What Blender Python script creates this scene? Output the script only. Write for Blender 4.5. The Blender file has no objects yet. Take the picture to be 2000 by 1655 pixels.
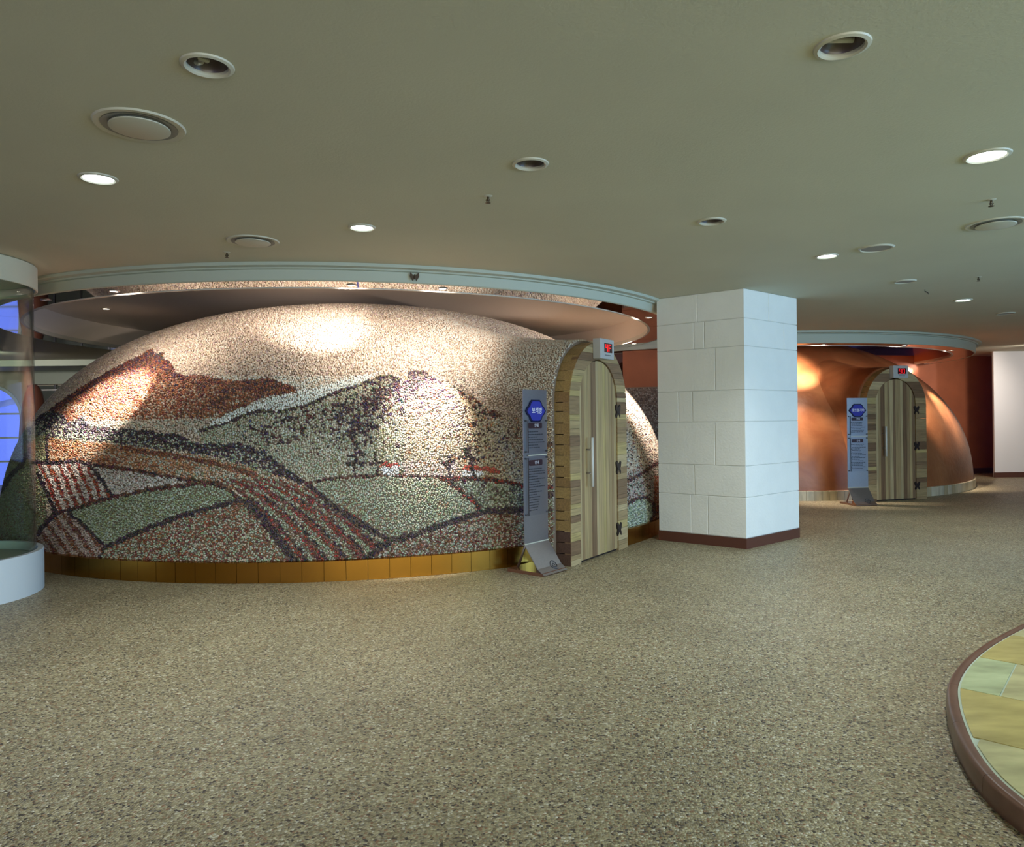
import bpy, bmesh, math, random
import numpy as np
from mathutils import Vector, Matrix
from mathutils.geometry import delaunay_2d_cdt

random.seed(4)
rng = np.random.default_rng(7)
S = bpy.context.scene
COL = S.collection
PI = math.pi

# ------------------------------------------------------------------ camera
EYE = 1.4          # eye height, metres
F = 1400.0         # focal length in pixels of the 2000 px wide frame
ROLL = .0115
cam_d = bpy.data.cameras.new('camera')
cam_d.sensor_fit = 'HORIZONTAL'
cam_d.sensor_width = 36
cam_d.lens = F / 2000 * 36
cam_d.shift_y = -9 / 2000
cam_d.clip_end = 200
cam = bpy.data.objects.new('camera', cam_d)
COL.objects.link(cam)
cam.matrix_world = Matrix.Translation((0, 0, EYE)) @ Matrix.Rotation(PI / 2, 4, 'X') @ Matrix.Rotation(-ROLL, 4, 'Z')
S.camera = cam

# ------------------------------------------------------------------ world, view
w = bpy.data.worlds.new('world')
S.world = w
w.use_nodes = True
bg = w.node_tree.nodes['Background']
bg.inputs[0].default_value = (.16, .22, 1.0, 1)     # dusk-blue daylight outside
bg.inputs[1].default_value = 1.3
S.view_settings.view_transform = 'Standard'
S.view_settings.look = 'None'
S.view_settings.exposure = 0
S.view_settings.gamma = 1
S.view_settings.use_curve_mapping = False
S.cycles.use_denoising = True
S.cycles.max_bounces = 8
S.cycles.caustics_reflective = False
S.cycles.caustics_refractive = False
S.cycles.sample_clamp_indirect = 4


def area_light(name, loc, target, sx, sy, power, color):
    d = bpy.data.lights.new(name, 'AREA')
    d.shape = 'RECTANGLE'
    d.size, d.size_y = sx, sy
    d.energy = power
    d.color = color
    o = bpy.data.objects.new(name, d)
    COL.objects.link(o)
    o.location = loc
    o.rotation_euler = (Vector(target) - Vector(loc)).to_track_quat('-Z', 'Y').to_euler()
    return o


# daylight by the right-wall window; back and left lamps are added fill
area_light('window_daylight_right', (9.1, .8, 1.5), (2.5, 7.6, 1.2), 6.5, 1.7, 560, (.26, .58, 1.0))
area_light('fill_light_back', (3.5, -4.6, 1.5), (1.5, 6, 1.2), 10, 1.8, 390, (1.0, 1.0, .72))
area_light('fill_light_left', (-14.6, 3, 1.5), (0, 7, 1.0), 6, 1.7, 30, (.9, .95, 1.0))
KEY = 15.5          # master factor of the accent spots


def spot(loc, target, power, deg, color=(1, .85, .74), blend=.95, rad=.03, parent=None):
    d = bpy.data.lights.new('spot_beam', 'SPOT')
    d.energy = power * KEY
    d.spot_size = math.radians(deg)
    d.spot_blend = blend
    d.shadow_soft_size = rad
    d.color = color
    o = bpy.data.objects.new('spot_beam', d)
    COL.objects.link(o)
    o.location = loc
    o.rotation_euler = (Vector(target) - Vector(loc)).to_track_quat('-Z', 'Y').to_euler()
    if parent is not None:
        o.parent = parent
        o.matrix_parent_inverse = parent.matrix_basis.inverted()
    return o


# ------------------------------------------------------------------ survey: picture point -> world
def un(x, y):
    u = x - 1000
    v = 818.5 - y
    c, s = math.cos(ROLL), math.sin(ROLL)
    return u * c + v * s, -u * s + v * c


def lay(x, y, z=0.0):
    """world x, y of the point of height z seen at picture point (x, y)"""
    u, v = un(x, y)
    t = (z - EYE) / v
    return u * t, F * t


def pix(P):
    u = F * P[:, 0] / P[:, 1]
    v = F * (P[:, 2] - EYE) / P[:, 1]
    c, s = math.cos(ROLL), math.sin(ROLL)
    return 1000 + u * c - v * s, 818.5 - (u * s + v * c)


# ------------------------------------------------------------------ materials
def nodemat(name):
    m = bpy.data.materials.new(name)
    m.use_nodes = True
    nt = m.node_tree
    return m, nt, nt.nodes['Principled BSDF'], nt.nodes, nt.links


def plain(name, col, rough=.5, metal=0.0, spec=.5, noise=0.0, nscale=8.0, bump=0.0, bscale=60.0, stretch=None, coat=0.0):
    m, nt, b, N, L = nodemat(name)
    b.inputs['Base Color'].default_value = (*col, 1)
    b.inputs['Roughness'].default_value = rough
    b.inputs['Metallic'].default_value = metal
    b.inputs['Specular IOR Level'].default_value = spec
    b.inputs['Coat Weight'].default_value = coat
    tc = N.new('ShaderNodeTexCoord')
    src = tc.outputs['Object']
    if stretch:
        mp = N.new('ShaderNodeMapping')
        mp.inputs['Scale'].default_value = stretch
        L.new(src, mp.inputs[0])
        src = mp.outputs[0]
    if noise:
        n = N.new('ShaderNodeTexNoise')
        n.inputs['Scale'].default_value = nscale
        n.inputs['Detail'].default_value = 6
        L.new(src, n.inputs['Vector'])
        r = N.new('ShaderNodeMapRange')
        r.inputs['From Min'].default_value = .3
        r.inputs['From Max'].default_value = .7
        r.inputs['To Min'].default_value = 1 - noise
        r.inputs['To Max'].default_value = 1 + noise
        L.new(n.outputs['Fac'], r.inputs['Value'])
        mx = N.new('ShaderNodeVectorMath')
        mx.operation = 'SCALE'
        mx.inputs[0].default_value = col
        L.new(r.outputs[0], mx.inputs['Scale'])
        L.new(mx.outputs[0], b.inputs['Base Color'])
    if bump:
        n2 = N.new('ShaderNodeTexNoise')
        n2.inputs['Scale'].default_value = bscale
        n2.inputs['Detail'].default_value = 4
        L.new(src, n2.inputs['Vector'])
        bp = N.new('ShaderNodeBump')
        bp.inputs['Strength'].default_value = bump
        bp.inputs['Distance'].default_value = .01
        L.new(n2.outputs['Fac'], bp.inputs['Height'])
        L.new(bp.outputs[0], b.inputs['Normal'])
    return m


def emit(name, col, strength):
    m, nt, b, N, L = nodemat(name)
    b.inputs['Base Color'].default_value = (*col, 1)
    b.inputs['Emission Color'].default_value = (*col, 1)
    b.inputs['Emission Strength'].default_value = strength
    return m


M = {}
M['ceiling'] = plain('ceiling_paint', (.55, .54, .42), .75, spec=.25, noise=.03, nscale=1.5, bump=.12, bscale=90)
M['fascia'] = plain('fascia_paint', (.45, .49, .41), .6, spec=.3, bump=.06, bscale=60)
M['recess'] = plain('recess_paint', (.84, .75, .67), .32, spec=.5)
M['recess_brown'] = plain('recess_clay_bounce', (.40, .17, .09), .4)  # brown bounce off the clay dome, put into the recess colour
M['mirror'] = plain('mirror_steel', (.80, .78, .74), .03, metal=1)
M['rim'] = plain('ring_rim', (.62, .60, .54), .4)
M['block'] = plain('painted_block', (.80, .80, .74), .55, spec=.35, bump=.35, bscale=45, noise=.02, nscale=5)
M['mortar'] = plain('painted_joint', (.60, .60, .55), .7)
M['skirt'] = plain('brown_skirting', (.10, .035, .022), .4)
M['gold'] = plain('brass_sheet', (.43, .205, .032), .27, metal=1, noise=.05, nscale=3)
M['grout'] = plain('mural_grout', (.20, .15, .11), .9)
M['steel'] = plain('brushed_steel', (.46, .44, .46), .38, metal=1, noise=.06, nscale=30, stretch=(1, 1, 12))
M['case'] = plain('display_case', (.44, .44, .43), .4)
M['steel_dark'] = plain('dark_steel', (.10, .10, .11), .4, metal=.8)
M['iron'] = plain('black_iron', (.020, .012, .012), .45)
M['acrylic_brown'] = plain('brown_acrylic', (.16, .07, .04), .12, coat=.5)
M['ink'] = plain('dark_print', (.05, .045, .05), .6)
M['ink_blue'] = plain('blue_enamel', (.04, .045, .34), .6, spec=.2)
M['navy'] = plain('navy_rim', (.012, .012, .05), .6, spec=.2)
M['white_ink'] = plain('white_print', (.75, .75, .80), .5)
M['maroon'] = plain('maroon_print', (.05, .02, .025), .4)
M['led_red'] = emit('red_led', (1, .015, .02), 1.3)
M['led_back'] = plain('display_window', (.04, .004, .01), .15)
M['downlight_dark'] = plain('unlit_reflector', (.11, .08, .075), .3, spec=.6)
M['downlight_grey'] = plain('grey_cover', (.28, .27, .25), .6)
M['lamp_on'] = emit('lit_lamp', (.86, .95, 1.0), 14)
M['halogen'] = emit('lit_halogen', (1, .86, .66), 12)
M['bulb'] = plain('frosted_bulb', (.7, .68, .62), .4)
M['white_plastic'] = plain('white_plastic', (.53, .52, .42), .45)
M['brass_dark'] = plain('sprinkler_brass', (.10, .07, .04), .4, metal=.7)
M['drum'] = plain('white_drum', (.66, .74, .78), .5)
M['drum_in'] = plain('drum_inside', (.34, .40, .34), .6)
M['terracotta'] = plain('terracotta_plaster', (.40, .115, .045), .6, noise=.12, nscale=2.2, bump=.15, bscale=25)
M['wall_white'] = plain('white_wall', (.84, .80, .78), .7)
M['wall_beige'] = plain('beige_wall', (.42, .38, .30), .7)
M['dark_glass'] = plain('dark_glass', (.10, .11, .10), .08, spec=.9)
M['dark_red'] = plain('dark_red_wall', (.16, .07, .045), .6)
M['kiln'] = plain('brown_kiln', (.13, .045, .03), .45)
M['win_frame'] = plain('window_frame', (.55, .60, .70), .5)
M['moth'] = plain('brown_moth', (.08, .05, .03), .8)
M['curb'] = plain('curb_stone', (.165, .085, .055), .3, noise=.18, nscale=9)
M['tile_joint'] = plain('tile_joint', (.52, .60, .48), .7)
M['travertine'] = plain('travertine', (.50, .42, .28), .4, noise=.18, nscale=5, stretch=(1, 1, .3))

def thin_glass(name, tintc, ior):
    """thin clear sheet: straight-through transmission plus Fresnel reflection"""
    m, nt, b, N, L = nodemat(name)
    N.remove(b)
    tr = N.new('ShaderNodeBsdfTransparent')
    tr.inputs[0].default_value = (*tintc, 1)
    gl = N.new('ShaderNodeBsdfGlossy')
    gl.inputs['Roughness'].default_value = .01
    lw = N.new('ShaderNodeLayerWeight')
    lw.inputs[0].default_value = .5
    pw_ = N.new('ShaderNodeMath')
    pw_.operation = 'POWER'
    pw_.inputs[1].default_value = 4
    L.new(lw.outputs['Facing'], pw_.inputs[0])
    fr = N.new('ShaderNodeMath')
    fr.operation = 'MULTIPLY_ADD'
    f0 = ((ior - 1) / (ior + 1)) ** 2
    fr.inputs[1].default_value = .75
    fr.inputs[2].default_value = f0
    L.new(pw_.outputs[0], fr.inputs[0])
    mx = N.new('ShaderNodeMixShader')
    L.new(fr.outputs[0], mx.inputs[0])
    L.new(tr.outputs[0], mx.inputs[1])
    L.new(gl.outputs[0], mx.inputs[2])
    L.new(mx.outputs[0], N['Material Output'].inputs[0])
    return m


M['glass'] = thin_glass('clear_glass', (.93, .975, .95), 1.30)
M['acrylic'] = thin_glass('clear_acrylic', (.97, .97, .98), 1.12)

# pebbled floor: pea-sized resin-bound stones
m, nt, b, N, L = nodemat('pebble_resin_floor')
tc = N.new('ShaderNodeTexCoord')
vo = N.new('ShaderNodeTexVoronoi')
vo.inputs['Scale'].default_value = 108
L.new(tc.outputs['Object'], vo.inputs['Vector'])
sep = N.new('ShaderNodeSeparateColor')
L.new(vo.outputs['Color'], sep.inputs[0])
cr = N.new('ShaderNodeValToRGB')
cr.color_ramp.interpolation = 'CONSTANT'
cols = [(0, (.075, .060, .050)), (.08, (.22, .185, .115)), (.22, (.36, .315, .20)), (.38, (.30, .275, .20)),
        (.52, (.45, .405, .27)), (.68, (.41, .36, .26)), (.78, (.32, .20, .12)), (.84, (.58, .54, .39)), (.95, (.72, .70, .62))]
el = cr.color_ramp.elements
el[0].position, el[0].color = cols[0][0], (*cols[0][1], 1)
el[1].position, el[1].color = cols[1][0], (*cols[1][1], 1)
for p_, c_ in cols[2:]:
    e_ = el.new(p_)
    e_.color = (*c_, 1)
L.new(sep.outputs[0], cr.inputs[0])
nz = N.new('ShaderNodeTexNoise')
nz.inputs['Scale'].default_value = 1.3
nz.inputs['Detail'].default_value = 5
L.new(tc.outputs['Object'], nz.inputs['Vector'])
mr = N.new('ShaderNodeMapRange')
mr.inputs['To Min'].default_value = .88
mr.inputs['To Max'].default_value = 1.12
mr.inputs['From Min'].default_value = .3
mr.inputs['From Max'].default_value = .7
L.new(nz.outputs['Fac'], mr.inputs['Value'])
sc = N.new('ShaderNodeVectorMath')
sc.operation = 'SCALE'
tint = N.new('ShaderNodeVectorMath')
tint.operation = 'MULTIPLY'
tint.inputs[1].default_value = (.86, .82, .70)
L.new(cr.outputs[0], tint.inputs[0])
L.new(tint.outputs[0], sc.inputs[0])
L.new(mr.outputs[0], sc.inputs['Scale'])
L.new(sc.outputs[0], b.inputs['Base Color'])
inv = N.new('ShaderNodeMath')
inv.operation = 'SUBTRACT'
inv.inputs[0].default_value = 1
L.new(vo.outputs['Distance'], inv.inputs[1])
bp = N.new('ShaderNodeBump')
bp.inputs['Strength'].default_value = .8
bp.inputs['Distance'].default_value = .006
L.new(inv.outputs[0], bp.inputs['Height'])
L.new(bp.outputs[0], b.inputs['Normal'])
b.inputs['Roughness'].default_value = .42
b.inputs['Specular IOR Level'].default_value = .45
M['floor'] = m

# mural pebbles: colour laid per stone
m, nt, b, N, L = nodemat('mural_pebble')
at = N.new('ShaderNodeAttribute')
at.attribute_name = 'stone'
L.new(at.outputs['Color'], b.inputs['Base Color'])
b.inputs['Roughness'].default_value = .38
b.inputs['Specular IOR Level'].default_value = .5
M['pebble'] = m

# burnished copper-coloured clay plaster
m, nt, b, N, L = nodemat('burnished_clay')
tc = N.new('ShaderNodeTexCoord')
n1 = N.new('ShaderNodeTexNoise')
n1.inputs['Scale'].default_value = 1.6
n1.inputs['Detail'].default_value = 8
n1.inputs['Distortion'].default_value = .6
L.new(tc.outputs['Object'], n1.inputs['Vector'])
cr = N.new('ShaderNodeValToRGB')
cr.color_ramp.elements[0].position = .3
cr.color_ramp.elements[0].color = (.21, .065, .022, 1)
cr.color_ramp.elements[1].position = .72
cr.color_ramp.elements[1].color = (.40, .16, .062, 1)
L.new(n1.outputs['Fac'], cr.inputs[0])
L.new(cr.outputs[0], b.inputs['Base Color'])
n2 = N.new('ShaderNodeTexNoise')
n2.inputs['Scale'].default_value = 14
n2.inputs['Detail'].default_value = 8
L.new(tc.outputs['Object'], n2.inputs['Vector'])
bp = N.new('ShaderNodeBump')
bp.inputs['Strength'].default_value = .25
bp.inputs['Distance'].default_value = .02
L.new(n2.outputs['Fac'], bp.inputs['Height'])
L.new(bp.outputs[0], b.inputs['Normal'])
b.inputs['Roughness'].default_value = .42
M['clay'] = m


def wood(name, col, axis):
    """axis: 0 grain along x, 2 grain along z"""
    m, nt, b, N, L = nodemat(name)
    tc = N.new('ShaderNodeTexCoord')
    mp = N.new('ShaderNodeMapping')
    mp.inputs['Scale'].default_value = (3, 60, 60) if axis == 0 else (60, 60, 2.2)
    L.new(tc.outputs['Object'], mp.inputs[0])
    n = N.new('ShaderNodeTexNoise')
    n.inputs['Scale'].default_value = 1
    n.inputs['Detail'].default_value = 5
    n.inputs['Distortion'].default_value = .5
    L.new(mp.outputs[0], n.inputs['Vector'])
    cr = N.new('ShaderNodeValToRGB')
    cr.color_ramp.elements[0].position = .3
    cr.color_ramp.elements[0].color = (*[c * .68 for c in col], 1)
    cr.color_ramp.elements[1].position = .7
    cr.color_ramp.elements[1].color = (*[c * 1.15 for c in col], 1)
    L.new(n.outputs['Fac'], cr.inputs[0])
    L.new(cr.outputs[0], b.inputs['Base Color'])
    b.inputs['Roughness'].default_value = .45
    return m


WOODC = [(.42, .31, .15), (.48, .37, .20), (.30, .20, .10), (.22, .135, .072), (.36, .255, .125), (.18, .105, .055), (.47, .36, .15)]
WH = [wood('plank_wood_%s' % 'abcdefg'[i], c, 0) for i, c in enumerate(WOODC)]
WV = [wood('board_wood_%s' % 'abcdefg'[i], c, 2) for i, c in enumerate(WOODC)]
WB = [wood('block_wood_%s' % 'abc'[i], c, 0) for i, c in enumerate([(.30, .20, .075), (.34, .235, .09), (.26, .165, .065)])]
WDARK = wood('block_wood_dark', (.09, .05, .035), 0)
TILE = [plain('sandstone_tile_%s' % 'abcd'[i], c, .22, noise=.22, nscale=4, stretch=(1, 3, 1)) for i, c in enumerate(
    [(.50, .45, .22), (.46, .37, .13), (.46, .50, .27), (.44, .40, .20)])]
TRAV = [plain('travertine_%s' % 'abc'[i], c, .4, noise=.2, nscale=14, stretch=(1, 1, .2)) for i, c in enumerate(
    [(.52, .45, .30), (.44, .36, .22), (.56, .50, .37)])]


# ------------------------------------------------------------------ builders
def link(o, parent=None):
    COL.objects.link(o)
    if parent is not None:
        o.parent = parent
    return o


def mesh(name, verts, faces, mat, parent=None, smooth=False):
    me = bpy.data.meshes.new(name)
    me.from_pydata([tuple(v) for v in verts], [], faces)
    me.materials.append(mat)
    if smooth:
        me.polygons.foreach_set('use_smooth', [True] * len(me.polygons))
    me.update()
    return link(bpy.data.objects.new(name, me), parent)


def thing(name, label, cat, loc=(0, 0, 0), rz=0.0, group=None, kind=None):
    o = bpy.data.objects.new(name, None)
    o.empty_display_size = .1
    o.location = loc
    o.rotation_euler = (0, 0, rz)
    if label:
        o['label'] = label
    if cat:
        o['category'] = cat
    if group:
        o['group'] = group
    if kind:
        o['kind'] = kind
    return link(o)


def tag(o, label=None, cat=None, group=None, kind=None):
    for k, v in (('label', label), ('category', cat), ('group', group), ('kind', kind)):
        if v:
            o[k] = v
    return o


def boxm(name, x0, x1, y0, y1, z0, z1, mat, parent=None, bev=0.0):
    bm = bmesh.new()
    bmesh.ops.create_cube(bm, size=1)
    for v in bm.verts:
        v.co = Vector((x0 + (v.co.x + .5) * (x1 - x0), y0 + (v.co.y + .5) * (y1 - y0), z0 + (v.co.z + .5) * (z1 - z0)))
    if bev:
        bmesh.ops.bevel(bm, geom=bm.edges[:], offset=bev, segments=2, affect='EDGES', profile=.6)
    me = bpy.data.meshes.new(name)
    bm.to_mesh(me)
    bm.free()
    me.materials.append(mat)
    return link(bpy.data.objects.new(name, me), parent)


def prism(name, poly, y0, y1, mat, parent=None):
    """polygon of (x, z) points extruded from y0 (front) to y1"""
    n = len(poly)
    v = [(x, y0, z) for x, z in poly] + [(x, y1, z) for x, z in poly]
    f = [list(range(n)), list(range(2 * n - 1, n - 1, -1))]
    for i in range(n):
        j = (i + 1) % n
        f.append([i, i + n, j + n, j])
    return mesh(name, v, f, mat, parent)


def slab(name, poly, z0, z1, mat, parent=None):
    n = len(poly)
    v = [(x, y, z0) for x, y in poly] + [(x, y, z1) for x, y in poly]
    f = [list(range(n - 1, -1, -1)), list(range(n, 2 * n))]
    for i in range(n):
        j = (i + 1) % n
        f.append([i, j, j + n, i + n])
    return mesh(name, v, f, mat, parent)


def lathe(name, prof, mat, parent=None, c=(0, 0), seg=64, a0=0.0, a1=2 * PI, smooth=True, close=False):
    full = abs(a1 - a0 - 2 * PI) < 1e-6
    n = seg if full else seg + 1
    v, f = [], []
    for i in range(n):
        a = a0 + (a1 - a0) * i / seg
        for r, z in prof:
            v.append((c[0] + r * math.cos(a), c[1] + r * math.sin(a), z))
    k = len(prof)
    for i in range(seg):
        i2 = (i + 1) % n
        for j in range(k if close else k - 1):
            j2 = (j + 1) % k
            f.append([i * k + j, i2 * k + j, i2 * k + j2, i * k + j2])
    if not full and close:
        f.append(list(range(k)))
        f.append([(n - 1) * k + j for j in range(k - 1, -1, -1)])
    o = mesh(name, v, f, mat, parent, smooth)
    bm = bmesh.new()
    bm.from_mesh(o.data)
    bmesh.ops.remove_doubles(bm, verts=bm.verts[:], dist=1e-5)
    bmesh.ops.recalc_face_normals(bm, faces=bm.faces[:])
    bm.to_mesh(o.data)
    bm.free()
    if smooth:
        o.data.set_sharp_from_angle(angle=.6)
    return o


def tube(name, pts, r, mat, parent=None, seg=8):
    v, f = [], []
    pts = [Vector(p) for p in pts]
    for i, p in enumerate(pts):
        d = (pts[min(i + 1, len(pts) - 1)] - pts[max(i - 1, 0)]).normalized()
        a = d.orthogonal().normalized()
        b_ = d.cross(a)
        for k in range(seg):
            t = 2 * PI * k / seg
            v.append(p + r * (math.cos(t) * a + math.sin(t) * b_))
    for i in range(len(pts) - 1):
        for k in range(seg):
            k2 = (k + 1) % seg
            f.append([i * seg + k, i * seg + k2, (i + 1) * seg + k2, (i + 1) * seg + k])
    f.append(list(range(seg - 1, -1, -1)))
    f.append([(len(pts) - 1) * seg + k for k in range(seg)])
    return mesh(name, v, f, mat, parent, True)


def text(name, body, size, mat, parent, loc, depth=.001, sx=1.0):
    """flat lettering on a face that looks along local -y"""
    c = bpy.data.curves.new(name, 'FONT')
    c.body = body
    c.size = size
    c.align_x = 'CENTER'
    c.align_y = 'CENTER'
    c.extrude = depth
    c.offset = size * .012
    o = bpy.data.objects.new(name, c)
    link(o)
    bpy.context.view_layer.update()
    me = bpy.data.meshes.new_from_object(o)
    bpy.data.objects.remove(o)
    me.materials.clear()
    me.materials.append(mat)
    o = link(bpy.data.objects.new(name, me), parent)
    o.location = loc
    o.rotation_euler = (PI / 2, 0, 0)
    o.scale = (sx, 1, 1)
    return o


# a superelliptic dome: centre, base radius, crown height, exponent
class Dome:
    def __init__(s, cx, cy, R, b, n):
        s.cx, s.cy, s.R, s.b, s.n = cx, cy, R, b, n

    def g(s, P):
        r = np.hypot(P[..., 0] - s.cx, P[..., 1] - s.cy)
        return (r / s.R) ** s.n + (np.clip(P[..., 2], 0, None) / s.b) ** s.n

    def prof(s, z):
        return s.R * max(0, 1 - (z / s.b) ** s.n) ** (1 / s.n)

    def normal(s, P):
        dx, dy = P[:, 0] - s.cx, P[:, 1] - s.cy
        r = np.hypot(dx, dy) + 1e-9
        gr = (r / s.R) ** (s.n - 1) / s.R
        gz = (np.clip(P[:, 2], 0, None) / s.b) ** (s.n - 1) / s.b
        nn = np.stack([gr * dx / r, gr * dy / r, gz], 1)
        return nn / np.linalg.norm(nn, axis=1, keepdims=True)

    def table(s, zmin, zmax, step):
        """points (r, z) spaced by arc length from zmin up to zmax"""
        th = np.linspace(0, PI / 2, 4000)
        e = 2 / s.n
        r, z = s.R * np.cos(th) ** e, s.b * np.sin(th) ** e
        k = (z >= zmin) & (z <= zmax)
        r, z = r[k], z[k]
        d = np.r_[0, np.cumsum(np.hypot(np.diff(r), np.diff(z)))]
        q = np.arange(0, d[-1], step)
        return np.interp(q, d, r), np.interp(q, d, z)


D1 = Dome(-2.21, 10.67, 4.436, 2.976, 2.436)
D2 = Dome(5.05, 16.35, 4.60, 3.16, 2.32)
C2 = Dome(4.76, 16.36, 4.86, 3.16, 2.32)        # centre of the ring over it
CEIL = 2.749
H1, R1O, R1I, REC1 = 2.61, 4.54, 4.17, 2.955      # ceiling ring over the mural dome
H2, R2O, R2I, REC2 = 2.555, 4.90, 4.50, 3.02     # ceiling ring over the clay dome
PEB_Z = .185                                     # mural starts above the brass skirting

# ------------------------------------------------------------------ room shell
floor = mesh('floor', [(-15, -5, 0), (14, -5, 0), (14, 24, 0), (-4.9, 24, 0), (-4.9, 16.65, 0), (-15, 16.65, 0)], [[0, 1, 2, 3, 4, 5]], M['floor'])
tag(floor, kind='structure')

# fixtures in the ceiling: (picture x, picture y, outer radius)
DL_OFF = [(405, 128, .098), (1036, 320, .098), (1390, 432, .098), (1645, 90, .100)]
DL_GREY = [(1712, 484, .135), (1768, 549, .105), (1964, 612, .115)]
DL_ON = [(192, 348, .100), (707, 444, .096), (1928, 304, .112), (1615, 500, .094), (1881, 586, .100)]
DIFF = [(273, 245, .193), (494, 471, .19), (1945, 437, .19)]
DL_REAR = [(-9.0, 9.5), (-8.3, 13.8), (-7.5, 17.5), (-9.6, 16.0)]
holes = []


def circ(c, r, n):
    return [Vector((c[0] + r * math.cos(2 * PI * i / n), c[1] + r * math.sin(2 * PI * i / n))) for i in range(n)]


holes.append(((D1.cx, D1.cy), R1O + .02, 128))
holes.append(((C2.cx, C2.cy), R2O + .02, 128))
for x, y, r in DL_OFF + DL_ON:
    holes.append((lay(x, y, CEIL), r * .80, 20))
vs = [Vector(p) for p in ((-15, -5), (14, -5), (14, 24), (-4.9, 24), (-4.9, 16.65), (-15, 16.65))]
es = [(0, 1), (1, 2), (2, 3), (3, 4), (4, 5), (5, 0)]
for c, r, n in holes:
    k = len(vs)
    vs += circ(c, r, n)
    es += [(k + i, k + (i + 1) % n) for i in range(n)]
ov, oe, of, *_ = delaunay_2d_cdt(vs, es, [], 0, 1e-5)
keep = []
for f_ in of:
    cx = sum(ov[i].x for i in f_) / len(f_)
    cy = sum(ov[i].y for i in f_) / len(f_)
    if cx < -4.9 and cy > 16.65:
        continue
    if all(math.hypot(cx - c[0], cy - c[1]) > r * .999 for c, r, n in holes):
        keep.append(list(f_)[::-1])
ceil = mesh('ceiling', [(v.x, v.y, CEIL) for v in ov], keep, M['ceiling'])
tag(ceil, kind='structure')


def wall(name, a, b, z0, z1, mat, th=.15, openings=()):
    """wall from a to b (plan) with rectangular openings (s0, s1, z0, z1)"""
    a, b = Vector(a), Vector(b)
    Ln = (b - a).length
    o = thing(name, None, None, (a.x, a.y, 0), math.atan2(b.y - a.y, b.x - a.x), kind='structure')
    bm = bmesh.new()
    xs = sorted({0, Ln, *[s for q in openings for s in q[:2]]})
    zs = sorted({z0, z1, *[s for q in openings for s in q[2:]]})
    for i in range(len(xs) - 1):
        for j in range(len(zs) - 1):
            mx, mz = (xs[i] + xs[i + 1]) / 2, (zs[j] + zs[j + 1]) / 2
            if any(q[0] < mx < q[1] and q[2] < mz < q[3] for q in openings):
                continue
            r = bmesh.ops.create_cube(bm, size=1)
            for v in r['verts']:
                v.co = Vector((mx + v.co.x * (xs[i + 1] - xs[i]), th / 2 + v.co.y * th, mz + v.co.z * (zs[j + 1] - zs[j])))
    me = bpy.data.meshes.new('wall_face')
    bm.to_mesh(me)
    bm.free()
    me.materials.append(mat)
    link(bpy.data.objects.new('wall_face', me), o)
    return o


wall('wall_rear', (14, -5), (-15, -5), 0, CEIL, M['wall_beige'], openings=[(10, 21, .6, 2.4)])
wall('wall_left', (-15, -5), (-15, 16.65), 0, CEIL, M['wall_beige'], openings=[(5, 11, .6, 2.3)])
wall('wall_right', (14, 24), (14, 8), 0, CEIL, M['wall_white'])
wall('wall_right_return', (14, 8), (9.4, 5.2), 0, CEIL, M['wall_white'])
wall('wall_right_front', (9.4, 5.2), (9.4, -5), 0, CEIL, M['wall_white'], openings=[(1.0, 8.2, .6, 2.4)])
# terracotta wall behind the two domes
wb = wall('wall_back', (1.0, 14.68), (12.0, 17.08), 0, CEIL, M['terracotta'])
tag(boxm('baseboard_back', 0, 11.3, -.02, 0, 0, .12, M['skirt']), kind='structure').matrix_world = wb.matrix_basis.copy()
# white wall end at the far right
ww = wall('wall_far_right', lay(1943, 933), (14.0, 15.6), 0, CEIL, M['wall_white'], th=.05)
tag(boxm('baseboard_far_right', -.015, 4.5, -.02, 0, 0, .11, M['skirt']), kind='structure').matrix_world = ww.matrix_basis.copy()

# far left of the hall: arched window, glazed shop front, brown wall
FY = 16.5
wl = wall('wall_far_left', (-15, FY), (-5, FY), 0, CEIL, M['wall_beige'], openings=[(2.2, 3.75, 0, 2.35)])
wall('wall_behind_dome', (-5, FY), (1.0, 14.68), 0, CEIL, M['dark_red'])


def arch_pts(c, r, zs, n=16, k=1.0):
    return [(c - r * math.cos(PI * i / n), zs + k * r * math.sin(PI * i / n)) for i in range(n + 1)]


win = thing('window_1', None, None, (-12.8, FY, 0), kind='structure')
WW, WZ = 1.55, 1.55
o = [(0, 0)] + arch_pts(WW / 2, WW / 2, WZ) + [(WW, 0)]
q = [(.07, .0)] + arch_pts(WW / 2, WW / 2 - .07, WZ) + [(WW - .07, 0)]
for k in range(len(o) - 1):
    prism('frame_piece', [o[k], o[k + 1], q[k + 1], q[k]], -.02, .1, M['win_frame'], win)
top = [(0, WZ), (0, 2.36)] + [(WW, 2.36)] + arch_pts(WW / 2, WW / 2, WZ)[::-1]
prism('spandrel', top, .01, .14, M['wall_beige'], win)
boxm('mullion', WW / 2 - .025, WW / 2 + .025, 0, .08, 0, WZ + WW / 2 - .02, M['win_frame'], win)
for z in (.55, 1.1, 1.65):
    boxm('transom', .04, WW - .04, .01, .07, z - .02, z + .02, M['win_frame'], win)
# white roof girder outside the window
ob = boxm('roof_girder', -1.2, 1.2, -.05, .05, -.07, .07, plain('white_girder', (.8, .85, .9), .5))
ob.location = (-13.1, 18.0, 1.85)
ob.rotation_euler = (0, -.22, 0)
tag(ob, 'white sloping girder outside the arched blue window', 'girder')

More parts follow.
